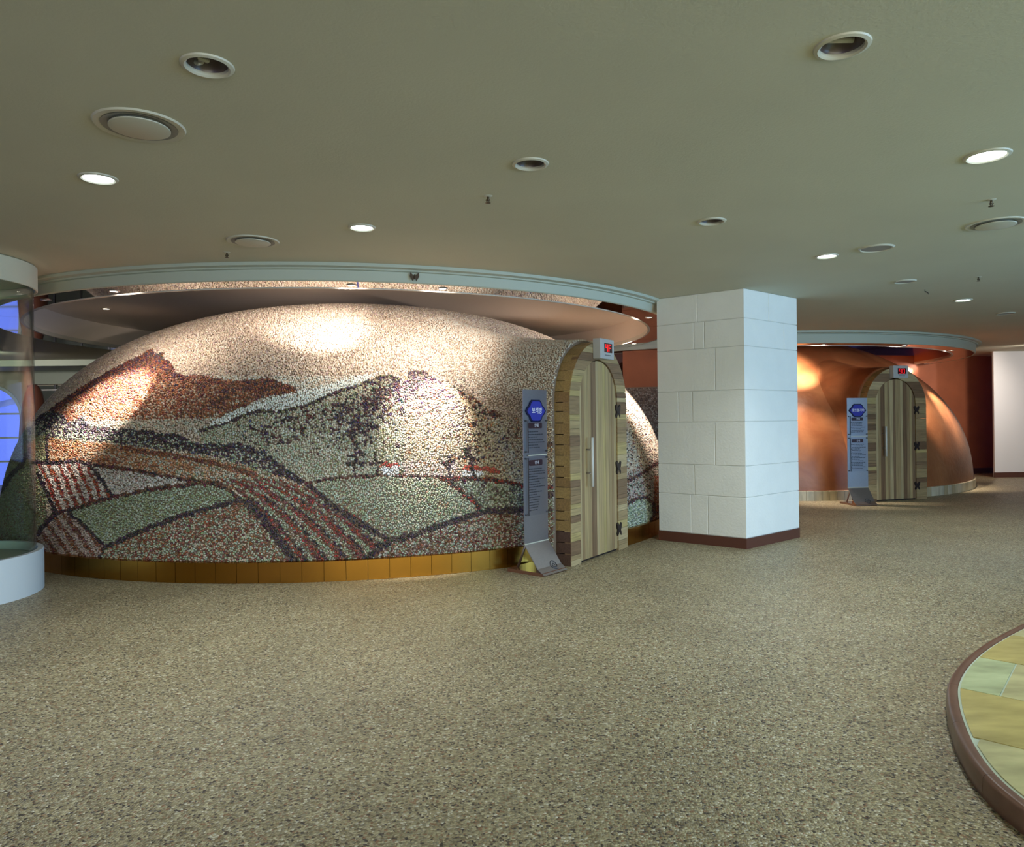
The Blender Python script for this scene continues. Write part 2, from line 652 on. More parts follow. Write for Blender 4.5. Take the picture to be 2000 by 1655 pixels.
# glazed shop front beside it
sf = thing('shop_front', 'grey glazed shop front behind the left shoulder of the pebble dome', 'shop front', (-11.1, FY - .06, 0))
boxm('fascia', 0, 5.2, -.06, .05, 2.32, CEIL - .01, plain('shop_fascia', (.36, .40, .33), .5), sf)
for i in range(4):
    boxm('pane', .04 + i * .62, .62 + i * .62, 0, .03, .08, 2.28, M['dark_glass'], sf)
for i in range(5):
    boxm('post', i * .62 - .0, i * .62 + .04, -.02, .05, 0, 2.3, M['steel_dark'], sf)
boxm('rail', 0, 2.5, -.03, .05, 2.17, 2.20, M['wall_white'], sf)
boxm('panel', 2.56, 5.2, -.01, .05, 0, 2.3, M['dark_red'], sf)

# small brown clay kiln far left
kp = Dome(0, 0, .30, 2.25, 2.5)
rr, zz = kp.table(0, 2.24, .06)
kiln = lathe('clay_kiln', list(zip(rr, zz)) + [(0, 2.25)], M['kiln'], seg=40)
kiln.location = (-10.13, 15.2, 0)
tag(kiln, 'small dark brown domed kiln behind the left edge of the pebble dome', 'kiln')

# bulkhead of lowered ceiling behind the big ring, far left
tag(boxm('trim_1', -15, -6.9, 15.0, FY - .1, 2.62, CEIL - .002, M['fascia']), kind='structure')

# ------------------------------------------------------------------ column of painted blocks
cF, cL, cR = (Vector(lay(*p)) for p in ((1458, 1073), (1288, 1055), (1561, 1050)))
cB = cL + cR - cF
ROWS = [.11, .54, .873, 1.342, 1.682, 2.145, 2.44, CEIL]
JL = [[.39, .58], [.43], [.67], [.25, .415], [.68], [.44, .56], [.48]]      # joints from the left edge of the left face
JR = [[], [], [], [], [], [.74], [.45]]                                     # joints from the front edge of the right face
JX = [[.5], [.3], [.6], [.4], [.7], [.5], [.3]]
colm = thing('pillar', 'square pillar of large white painted blocks between the two domes', 'pillar', (*((cF + cB) / 2), 0))
ctr = (cF + cB) / 2
core = [tuple((p - ctr) * .985) for p in (cF, cR, cB, cL)]
slab('mortar', core, 0, CEIL, M['mortar'], colm)
sk = [tuple((p - ctr) * 1.012) for p in (cF, cR, cB, cL)]
slab('skirting', sk, 0, .108, M['skirt'], colm)


def face_block(p, q, inn, s0, s1, z0, z1):
    """block proud of the core on the face p-q, mitred at the corners"""
    d = q - p
    Ln = d.length
    d.normalize()
    nrm = Vector((d.y, -d.x))
    if nrm.dot(p - ctr) < 0:
        nrm = -nrm
    g, c_, dep = .0028, .004, .05
    a0 = p - ctr + d * (s0 * Ln + (g if s0 > 0 else 0))
    a1 = p - ctr + d * (s1 * Ln - (g if s1 < 1 else 0))
    za, zb = z0 + g, z1 - g
    v, k0 = [], 0
    for off, cc in ((0, c_), (-c_, 0)):
        for aa, sg, s_ in ((a0, 1, s0 > 0), (a1, -1, s1 < 1)):
            base = aa + nrm * off + d * (cc * sg if s_ else 0)
            for z_ in (za + cc, zb - cc):
                v.append((base.x, base.y, z_))
    for aa, sg, s_ in ((a0, 1, s0 > 0), (a1, -1, s1 < 1)):
        base = aa - nrm * dep + d * (dep * sg * .8 if not s_ else 0)
        for z_ in (za, zb):
            v.append((base.x, base.y, z_))
    f = [[0, 2, 3, 1]]
    for o_ in (0, 4):
        f += [[o_ + 0, o_ + 4, o_ + 6, o_ + 2], [o_ + 1, o_ + 3, o_ + 7, o_ + 5], [o_ + 0, o_ + 1, o_ + 5, o_ + 4], [o_ + 2, o_ + 6, o_ + 7, o_ + 3]]
    f.append([8, 9, 11, 10])
    o_ = mesh('block', v, f, M['block'], colm)
    bm = bmesh.new()
    bm.from_mesh(o_.data)
    bmesh.ops.recalc_face_normals(bm, faces=bm.faces[:])
    bm.to_mesh(o_.data)
    bm.free()


for i in range(7):
    for p_, q_, J in ((cL, cF, JL), (cF, cR, JR), (cR, cB, JX), (cB, cL, JX)):
        cuts = [0] + J[i] + [1]
        for a_, b_ in zip(cuts[:-1], cuts[1:]):
            face_block(p_.copy(), q_.copy(), None, a_, b_, ROWS[i], ROWS[i + 1])

# ------------------------------------------------------------------ ceiling rings with mirror undersides
def ceiling_ring(name, D, RO, RI, H, REC, rec_mat, n_pan, ph, label):
    t = thing(name, label, 'ceiling ring', (D.cx, D.cy, H))
    z = lambda h: h - H
    lathe('fascia', [(RO + .10, z(CEIL + .01)), (RO + .10, z(CEIL - .028)), (RO + .045, z(CEIL - .034)), (RO + .040, z(CEIL - .046)),
                     (RO + .012, z(CEIL - .05)), (RO, z(H + .008)), (RO - .008, z(H)), (RO - .03, z(H)), (RO - .03, z(CEIL + .01))],
          M['fascia'], t, seg=144)
    lathe('inner_rim', [(RI + .035, z(H + .004)), (RI + .03, z(H - .004)), (RI, z(H - .004)), (RI - .004, z(H + .03)), (RI, z(H + .05))], M['rim'], t, seg=144)
    lathe('recess_wall', [(RI, z(H + .05)), (RI + .002, z(REC))], rec_mat, t, seg=144)
    lathe('recess_ceiling', [(RI + .002, z(REC)), (0, z(REC + .0))], rec_mat, t, seg=144)
    for k in range(n_pan):
        a0 = ph + 2 * PI * k / n_pan + .0012
        a1 = ph + 2 * PI * (k + 1) / n_pan - .0012
        lathe('mirror_panel', [(RI + .03, .001), (RO - .028, .001), (RO - .028, .012), (RI + .03, .012)], M['mirror'], t, seg=10, a0=a0, a1=a1, smooth=False, close=True)
    return t


ceiling_ring('ceiling_ring', D1, R1O, R1I, H1, REC1, M['recess'], 17, math.radians(-57.6 + 180 / 17 * 0),
             'large pale ceiling ring with mirror underside above the pebble mural dome')
ceiling_ring('ceiling_ring', C2, R2O, R2I, H2, REC2, M['recess_brown'], 17, .3,
             'pale ceiling ring above the copper-brown clay dome on the right')

# ------------------------------------------------------------------ mural drawing (a landscape laid in pebbles)
def inpoly(x, y, poly):
    r = np.zeros(len(x), bool)
    n = len(poly)
    j = n - 1
    for i in range(n):
        xi, yi = poly[i]
        xj, yj = poly[j]
        if yi != yj:
            c = ((yi > y) != (yj > y)) & (x < (xj - xi) * (y - yi) / (yj - yi) + xi)
            r ^= c
        j = i
    return r


def near(x, y, line):
    d = np.full(len(x), 1e9)
    for (x0, y0), (x1, y1) in zip(line[:-1], line[1:]):
        dx, dy = x1 - x0, y1 - y0
        t = np.clip(((x - x0) * dx + (y - y0) * dy) / (dx * dx + dy * dy + 1e-9), 0, 1)
        d = np.minimum(d, np.hypot(x - x0 - t * dx, y - y0 - t * dy))
    return d


def vnoise(x, y, s, seed):
    r = np.random.default_rng(seed)
    G = r.random((64, 64))
    u, v = x / s, y / s
    i, j = np.floor(u).astype(int), np.floor(v).astype(int)
    fu, fv = u - i, v - j
    fu, fv = fu * fu * (3 - 2 * fu), fv * fv * (3 - 2 * fv)
    g = lambda a, b_: G[a % 64, b_ % 64]
    return (g(i, j) * (1 - fu) + g(i + 1, j) * fu) * (1 - fv) + (g(i, j + 1) * (1 - fu) + g(i + 1, j + 1) * fu) * fv


CREAM, TAN, BEIGE = (.62, .53, .42), (.47, .37, .28), (.54, .46, .36)
PALEG, SAGE, OLIVE = (.62, .64, .56), (.30, .35, .22), (.24, .25, .12)
GREYG, DARK, PURP = (.38, .43, .34), (.030, .022, .028), (.065, .040, .055)
RUST, ORNG, REDD = (.28, .10, .05), (.42, .19, .09), (.34, .055, .035)
BROWN, WHITE, PINK, MAR = (.20, .11, .07), (.68, .64, .58), (.50, .38, .34), (.12, .035, .03)


def mural(px, py):
    n = len(px)
    C = np.zeros((n, 3))
    rnd = rng.random(n)
    px = px + rng.normal(0, .6, n)
    py = py + rng.normal(0, .6, n)
    n1, n2, n3 = vnoise(px, py, 38, 1), vnoise(px, py, 14, 2), vnoise(px, py, 7, 3)
    hs = vnoise(px / 7, py, 5, 5)

    def fill(mask, pal, wts, key=None):
        k = rnd if key is None else key
        wv = np.cumsum(np.array(wts, float) / sum(wts))
        idx = np.searchsorted(wv, np.clip(k, 0, .999))
        P = np.array(pal)[idx]
        C[mask] = P[mask]

    al = np.ones(n, bool)
    fill(al, [CREAM, BEIGE, TAN, PINK, (.68, .62, .52), (.38, .30, .24), (.28, .21, .17)], [28, 24, 19, 7, 12, 10, 4])
    fill((py > 735) & (py < 850) & (px > 380) & (px < 760), [CREAM, PALEG, BEIGE, (.66, .66, .58)], [20, 40, 20, 20])  # paler lower sky: mostly daylight fill put into the stone colours
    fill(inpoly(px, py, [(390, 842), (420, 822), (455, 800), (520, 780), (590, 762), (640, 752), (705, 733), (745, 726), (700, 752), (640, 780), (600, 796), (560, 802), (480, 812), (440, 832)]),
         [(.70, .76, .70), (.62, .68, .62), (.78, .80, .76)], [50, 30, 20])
    # left mountain
    ml = inpoly(px, py, [(60, 830), (78, 815), (110, 790), (150, 762), (190, 737), (230, 715), (262, 700), (299, 680), (301, 691), (320, 689), (318, 700), (336, 708),
                         (342, 727), (360, 735), (395, 733), (415, 737), (440, 742), (465, 744), (485, 742), (520, 737), (545, 745), (586, 762),
                         (570, 768), (520, 775), (490, 788), (450, 805), (420, 820), (395, 840), (340, 846), (300, 840), (200, 838), (60, 850)])
    depth = np.clip((py - (700 + np.abs(px - 300) * .18)) / 110, 0, 1)
    k = np.clip(rnd * .70 + .28 * n2 + (depth - .50) * .40, 0, .999)
    fill(ml, [PURP, MAR, RUST, BROWN, ORNG, TAN, BEIGE, (.58, .52, .42)], [17, 16, 22, 8, 12, 10, 10, 5], k)
    fill(ml & (near(px, py, [(70, 818), (110, 790), (150, 762), (190, 737), (230, 715), (262, 700), (299, 680), (301, 691), (320, 689), (318, 700), (336, 710), (342, 727), (360, 735)]) < 6 + 8 * n2), [PURP, MAR, RUST], [40, 35, 25])
    fill(ml & (py > 826 - .02 * px) & (rnd < .75), [BEIGE, GREYG, TAN, PALEG], [40, 20, 25, 15], rng.random(n))
    # right mountain
    crest = [(390, 842), (440, 828), (480, 810), (500, 804), (520, 803), (540, 807), (580, 797), (610, 788), (650, 769), (680, 759), (700, 755), (720, 745),
             (745, 736), (765, 735), (785, 740), (792, 735), (800, 724), (832, 724), (838, 733), (862, 740), (885, 752), (905, 765), (930, 780), (955, 795), (980, 808), (1000, 815), (1020, 818), (1095, 822)]
    mr_ = inpoly(px, py, crest + [(1110, 950), (600, 945), (540, 900), (440, 868), (395, 866)])
    fill(mr_, [SAGE, GREYG, (.44, .42, .30), BEIGE, OLIVE, PALEG], [14, 26, 20, 16, 8, 16], np.clip(rnd * .7 + n1 * .3, 0, .999))
    fill(mr_ & (px > 790), [BEIGE, (.50, .42, .26), TAN, (.58, .55, .42), ORNG, CREAM, GREYG], [24, 20, 16, 14, 4, 14, 8], np.clip(rnd * .75 + n2 * .25, 0, .999))
    dd = near(px, py, [(815, 735), (760, 765), (720, 800), (690, 830)])
    pd = .72 * np.exp(-(dd / 36) ** 2) + .30 * np.exp(-(near(px, py, [(690, 800), (600, 835), (500, 850)]) / 26) ** 2) * n2 * 2 \
        + .22 * np.exp(-(near(px, py, [(840, 760), (900, 830), (960, 860)]) / 50) ** 2)
    pd = pd * (.35 + 1.3 * n3)
    fill(mr_ & (rng.random(n) < pd), [DARK, PURP, (.07, .06, .12), MAR], [40, 30, 15, 15], rng.random(n))
    fill(mr_ & inpoly(px, py, [(785, 760), (796, 730), (800, 722), (834, 722), (840, 738), (862, 742), (850, 752), (820, 752), (800, 775)]) & (rnd < .8), [DARK, PURP, (.22, .15, .13)], [35, 40, 25], rng.random(n))
    fill(near(px, py, crest[:14]) < 3.0, [DARK, PURP, OLIVE], [50, 30, 20])
    fill(mr_ & (near(px, py, [(520, 838), (560, 820), (620, 812), (680, 785), (740, 760)]) < 4) & (n3 > .45), [DARK, MAR], [60, 40])
    fill(mr_ & (near(px, py, [(905, 770), (960, 810), (1010, 850), (1080, 872)]) < 10) & (n3 > .60), [MAR, BROWN, DARK], [40, 30, 30])
    # dark hedge running down to the valley
    hedge = inpoly(px, py, [(40, 850), (60, 832), (78, 812), (100, 802), (125, 810), (132, 825), (150, 822), (160, 811), (174, 832), (200, 836), (235, 838), (285, 840), (310, 845), (350, 848),
                            (375, 862), (395, 868), (415, 865), (440, 868), (468, 863), (492, 875), (512, 880), (530, 892), (547, 905), (562, 918), (577, 928), (592, 938), (608, 948),
                            (590, 953), (560, 942), (535, 927), (500, 916), (470, 906), (430, 895), (400, 889), (360, 884), (320, 881), (280, 873), (240, 869), (200, 864), (150, 861), (110, 857), (60, 855)])
    topd = near(px, py, [(78, 812), (125, 812), (160, 815), (200, 838), (285, 841), (350, 850), (395, 870), (468, 868), (512, 884), (562, 920), (600, 945)])
    k = np.clip(rnd * .85 + topd / 34 * .40 - .12, 0, .999)
    fill(hedge, [DARK, PURP, (.10, .09, .13), GREYG, BEIGE, SAGE], [34, 22, 10, 14, 10, 10], k)
    # orange field
    of_ = inpoly(px, py, [(90, 855), (150, 861), (240, 869), (330, 882), (400, 890), (470, 907), (535, 928), (610, 955), (560, 965), (470, 960), (440, 955), (400, 945), (340, 935), (280, 922), (215, 912), (160, 905), (90, 905)])
    gx = np.clip((px - 230) / 250, 0, 1)
    k = np.clip(rnd * .7 + hs * .3 + gx * .25 - .05, 0, .999)
    fill(of_, [RUST, ORNG, (.50, .28, .15), TAN, BEIGE, GREYG, OLIVE], [20, 22, 14, 16, 14, 9, 5], k)
    fill(of_ & (near(px, py, [(240, 876), (330, 890), (420, 905), (500, 930)]) < 4.5) & (n3 > .25), [RUST, MAR, BROWN], [50, 30, 20])
    # far left olive slope
    fl_ = (px < 92) & (py > 850)
    fill(fl_, [OLIVE, SAGE, (.20, .19, .11), BROWN, (.30, .30, .2)], [28, 24, 22, 14, 12])
    # pale field
    fill(inpoly(px, py, [(176, 908), (240, 915), (290, 925), (340, 933), (400, 941), (430, 947), (360, 952), (290, 958), (240, 970), (220, 974)]), [(.52, .50, .46), PINK, WHITE, (.44, .43, .38)], [40, 20, 20, 20])
    # red and white striped fields
    s1 = inpoly(px, py, [(72, 905), (150, 903), (176, 910), (222, 972), (170, 984), (110, 1004), (95, 970), (78, 930)])
    u = (px - 75) * .93 - (py - 905) * .40
    fill(s1, [WHITE, (.56, .50, .46), PINK], [50, 30, 20])
    fill(s1 & (np.sin(u * 2 * PI / 17 + n2 * 1.5) > .10) & (rnd < .85), [REDD, RUST, MAR], [55, 25, 20], rng.random(n))
    s2 = inpoly(px, py, [(108, 1006), (135, 1002), (205, 1068), (190, 1105), (60, 1105), (70, 1045), (90, 1022)])
    u = (px - 100) * .82 - (py - 1005) * .57
    fill(s2, [PINK, (.46, .40, .36), (.34, .24, .20)], [40, 30, 30])
    fill(s2 & (np.sin(u * 2 * PI / 19 + n2 * 1.2) > .15) & (rnd < .85), [MAR, RUST, BROWN], [40, 35, 25], rng.random(n))
    # green field, left
    gf = inpoly(px, py, [(132, 998), (170, 985), (230, 971), (290, 959), (360, 951), (430, 944), (452, 960), (480, 975), (420, 990), (340, 1010), (285, 1033), (240, 1055), (206, 1068)])
    fill(gf, [SAGE, (.22, .26, .17), GREYG, OLIVE, (.42, .45, .36)], [34, 22, 20, 12, 12], np.clip(rnd * .8 + .2 * n2, 0, .999))
    # brown bottom fields
    bf = inpoly(px, py, [(190, 1110), (206, 1068), (245, 1052), (290, 1032), (350, 1010), (420, 991), (480, 977), (545, 1030), (620, 1110)])
    bf2 = inpoly(px, py, [(690, 1115), (740, 1072), (765, 1056), (800, 1048), (850, 1030), (900, 1015), (960, 1000), (1120, 985), (1120, 1115)])
    fill(bf | bf2, [BROWN, RUST, SAGE, TAN, GREYG, MAR, (.42, .34, .28)], [22, 18, 16, 14, 12, 8, 10], np.clip(rnd * .8 + .2 * vnoise(px * .5 - py * .2, py, 8, 9), 0, .999))
    fill(bf2 & (rnd < .45), [BROWN, RUST, PINK, MAR], [35, 30, 20, 15], rng.random(n))
    # green field, right of the furrows
    rf = inpoly(px, py, [(590, 946), (640, 936), (700, 931), (850, 933), (868, 936), (905, 965), (935, 990), (935, 1002), (900, 1016), (850, 1031), (800, 1049), (765, 1057), (740, 1045), (690, 1018), (640, 983)])
    k = np.clip(rnd * .62 + .38 * vnoise(px / 9 + py * .05, py, 5, 11), 0, .999)
    fill(rf, [BROWN, (.34, .22, .14), SAGE, GREYG, (.40, .40, .28), BEIGE, PALEG], [10, 12, 20, 20, 16, 14, 8], k)
    fill(inpoly(px, py, [(866, 936), (960, 937), (1000, 945), (1030, 950), (1095, 958), (1095, 1000), (960, 1000), (938, 1000), (935, 988), (905, 963)]), [(.12, .12, .09), SAGE, GREYG, (.50, .50, .42), PURP], [24, 24, 22, 20, 10])
    # ploughed furrows
    yk = [930, 938, 955, 980, 1010, 1060, 1115]
    xl = np.interp(py, yk, [425, 430, 458, 487, 520, 562, 600])
    xr = np.interp(py, yk, [520, 545, 600, 643, 700, 760, 800])
    uu = (px - xl) / (xr - xl)
    ff = (uu > 0) & (uu < 1) & (py > 935) & ~inpoly(px, py, [(700, 1115), (722, 1090), (740, 1072), (765, 1056), (800, 1060), (800, 1115)])
    fill(ff, [SAGE, BROWN, (.32, .34, .26), TAN, GREYG], [28, 22, 20, 14, 16])
    st = np.sin(uu * 2 * PI * 5 + 1.0 + n2 * .6) > np.interp(py, [940, 975, 1100], [-.4, .0, .2])
    fill(ff & st & (rnd < .95), [MAR, REDD, (.24, .09, .07), (.16, .05, .045)], [26, 26, 28, 20], rng.random(n))
    fill(ff & (np.sin(uu * 2 * PI * 5 + 2.4 + n2 * .6) < -.72) & (py > 970) & (rnd < .8), [DARK, PURP, BROWN], [40, 40, 20], rng.random(n))
    # outlines between the fields
    for line, wd, pal in [
        ([(92, 850), (92, 905)], 2.0, 0), ([(70, 903), (92, 905), (150, 902), (176, 909), (196, 935), (222, 972)], 2.8, 0),
        ([(74, 925), (84, 945), (95, 970), (109, 1003)], 3.0, 0), ([(109, 1003), (150, 992), (215, 973), (290, 957), (360, 948), (430, 944), (452, 962), (482, 985)], 3.0, 2),
        ([(109, 1003), (92, 1020), (74, 1042)], 4.0, 0), ([(133, 1001), (168, 1030), (206, 1068), (192, 1095)], 2.6, 0),
        ([(206, 1068), (245, 1051), (290, 1031), (350, 1009), (420, 990), (466, 977), (485, 985)], 4.0, 0),
        ([(176, 908), (240, 916), (300, 926), (350, 935), (410, 944), (440, 955)], 2.6, 2),
        ([(484, 985), (510, 1010), (540, 1050), (565, 1080), (585, 1115)], 7.5, 0),
        ([(600, 945), (640, 980), (690, 1015), (740, 1045), (765, 1056)], 4.5, 0),
        ([(698, 1112), (722, 1088), (742, 1070), (765, 1056), (800, 1048), (850, 1030), (900, 1014), (935, 1002), (970, 998), (1020, 997)], 5.0, 0),
        ([(935, 1000), (933, 988), (905, 964), (880, 945), (864, 935)], 3.5, 1), ([(595, 946), (640, 936), (700, 931), (760, 929), (850, 932), (900, 935)], 2.4, 2),
        ([(880, 935), (960, 937), (1000, 944), (1030, 951), (1100, 952)], 3.6, 1), ([(1040, 968), (1100, 964)], 5, 0),
        ([(0, 965), (22, 930), (45, 905), (60, 880)], 4, 0),
        ([(1226, 940), (1250, 925), (1270, 912), (1288, 900)], 3.5, 1), ([(1226, 985), (1240, 975), (1262, 972), (1276, 985), (1278, 1005), (1262, 1030)], 3.0, 0)]:
        fill(near(px, py, line) < wd * 1.12 + .4 + (n3 - .5) * 2, [[DARK, PURP, (.09, .06, .06)], [MAR, DARK, REDD], [MAR, DARK, BROWN]][pal], [50, 30, 20], rng.random(n))
    # cottages
    fill(inpoly(px, py, [(742, 912), (750, 903), (776, 904), (784, 912)]), [(.50, .10, .07), REDD], [60, 40])
    fill(inpoly(px, py, [(745, 912), (780, 912), (778, 929), (746, 929)]), [(.74, .76, .78), WHITE, (.45, .5, .55)], [70, 25, 5])
    fill(inpoly(px, py, [(902, 919), (908, 909), (940, 910), (975, 918), (977, 924), (940, 920)]), [(.50, .10, .07), REDD], [60, 40])
    fill(inpoly(px, py, [(904, 919), (944, 920), (944, 931), (904, 931)]), [(.74, .76, .78), WHITE], [70, 30])
    fill(inpoly(px, py, [(785, 903), (868, 898), (900, 912), (900, 931), (785, 929)]) & (rnd < .6), [PINK, (.60, .48, .46), CREAM], [40, 30, 30], rng.random(n))
    # little pines
    for tr in [[(694, 929), (692, 915), (696, 900), (694, 885), (697, 868)], [(736, 929), (737, 915), (734, 900), (733, 886)], [(877, 930), (875, 915), (879, 900)], [(926, 930), (922, 915), (920, 900), (912, 882)]]:
        fill(near(px, py, tr) < 2.5, [DARK, PURP], [80, 20])
    for bx, by, rw, rh in [(684, 890, 10, 4), (706, 886, 8, 3.5), (686, 907, 9, 4), (706, 905, 9, 4), (729, 905, 7, 3), (744, 905, 6, 3), (870, 905, 7, 4), (884, 901, 6, 5), (877, 895, 6, 3),
                           (903, 894, 10, 4), (915, 888, 8, 4), (925, 896, 8, 4), (914, 877, 7, 4), (930, 903, 6, 3), (752, 866, 3, 2), (758, 862, 2.5, 2), (776, 870, 5, 4), (788, 872, 4, 2.5), (725, 865, 4, 4)]:
        fill((((px - bx) / rw) ** 2 + ((py - by) / rh) ** 2 < 1) & (rnd < .9), [DARK, PURP, MAR], [70, 20, 10], rng.random(n))
    # right flank, beyond the entrance
    rs = (px > 1222) & (py > 740)
    fill(rs, [BEIGE, CREAM, TAN, PALEG, DARK, PURP, RUST], [30, 20, 16, 12, 9, 6, 7])
    fill(rs & (py > 925 - (px - 1226) * .5), [(.46, .38, .34), PINK, GREYG, BROWN, DARK], [26, 20, 20, 18, 16])
    fill(rs & (py > 930) & (px > 1277), [RUST, ORNG, REDD, TAN, MAR], [34, 24, 18, 12, 12])
    fill(rs & inpoly(px, py, [(1225, 985), (1240, 976), (1262, 974), (1274, 985), (1274, 1010), (1262, 1028), (1225, 1045)]), [GREYG, SAGE, (.14, .16, .13), PALEG], [34, 26, 22, 18])
    for line, wd in [([(1226, 940), (1250, 927), (1270, 914), (1288, 902)], 3.0), ([(1226, 985), (1240, 975), (1262, 972), (1276, 985), (1278, 1005), (1262, 1030)], 3.2)]:
        fill(near(px, py, line) < wd, [DARK, MAR, BROWN], [50, 30, 20], rng.random(n))
    C *= rng.uniform(.82, 1.16, (n, 1))
    C += rng.normal(0, .012, (n, 3))
    return np.clip(C, .01, .85)


def pebbles(name, P, Nn, size, Cc, parent, height=.55):
    """one mesh of real stones set in the surface"""
    n = len(P)
    a = np.arange(5) * PI * .4
    T = np.vstack([np.c_[np.cos(a), np.sin(a), np.full(5, -.5)], np.c_[.80 * np.cos(a + .3), .80 * np.sin(a + .3), np.full(5, .55)], [[0, 0, .95]]])
    faces = [[k, (k + 1) % 5, 5 + (k + 1) % 5, 5 + k] for k in range(5)] + [[5 + k, 5 + (k + 1) % 5, 10] for k in range(5)]
    up = np.tile([0, 0, 1.0], (n, 1))
    up[np.abs(Nn[:, 2]) > .95] = [1, 0, 0]
    e1 = np.cross(up, Nn)
    e1 /= np.linalg.norm(e1, axis=1, keepdims=True)
    e2 = np.cross(Nn, e1)
    ang = rng.uniform(0, 2 * PI, n)[:, None]
    f1 = e1 * np.cos(ang) + e2 * np.sin(ang)
    f2 = -e1 * np.sin(ang) + e2 * np.cos(ang)
    r1 = (size * .5 * rng.uniform(1.0, 1.35, n))[:, None]
    r2 = (size * .5 * rng.uniform(.80, 1.08, n))[:, None]
    hh = (size * height * rng.uniform(.75, 1.2, n))[:, None]
    nt_ = Nn + rng.normal(0, .12, (n, 3))
    nt_ /= np.linalg.norm(nt_, axis=1, keepdims=True)
    V = P[:, None, :] + T[None, :, 0, None] * (f1 * r1)[:, None, :] + T[None, :, 1, None] * (f2 * r2)[:, None, :] + T[None, :, 2, None] * (nt_ * hh)[:, None, :]
    V = V.reshape(-1, 3)
    lt = np.array([len(f) for f in faces])
    li = np.concatenate([np.array(f) for f in faces])
    LI = (li[None, :] + (np.arange(n) * 11)[:, None]).ravel()
    LT = np.tile(lt, n)
    LS = np.r_[0, np.cumsum(LT)[:-1]]
    me = bpy.data.meshes.new(name)
    me.vertices.add(len(V))
    me.vertices.foreach_set('co', V.ravel())
    me.loops.add(len(LI))
    me.loops.foreach_set('vertex_index', LI)
    me.polygons.add(len(LT))
    me.polygons.foreach_set('loop_start', LS)
    me.polygons.foreach_set('use_smooth', np.ones(len(LT), bool))
    me.update(calc_edges=True)
    ca = me.color_attributes.new('stone', 'FLOAT_COLOR', 'POINT')
    CC = np.ones((n, 11, 4))
    CC[:, :, :3] = Cc[:, None, :]
    ca.data.foreach_set('color', CC.ravel())
    me.materials.append(M['pebble'])
    o = link(bpy.data.objects.new(name, me), parent)
    o['kind'] = 'stuff'
    return o


# ------------------------------------------------------------------ arched entrances
fL, fR = Vector(lay(1116, 1108)), Vector(lay(1226, 1069))
DW = (fR - fL).length                     # 1.22 m wide frame
g2L, g2R = Vector(lay(1694, 981)), Vector(lay(1811, 974.5))
OH, IH = DW / 2, .3975                    # outer and leaf half widths
OZ, IZ = 1.55, 1.578                      # springing heights
ICX = .596


def oxl(z):
    return DW / 2 - (math.sqrt(max(0, OH ** 2 - (z - OZ) ** 2)) if z > OZ else OH)


def ixl(z, R=IH + .008):
    return ICX - (math.sqrt(max(0, R ** 2 - (z - IZ) ** 2)) if z > IZ else R)


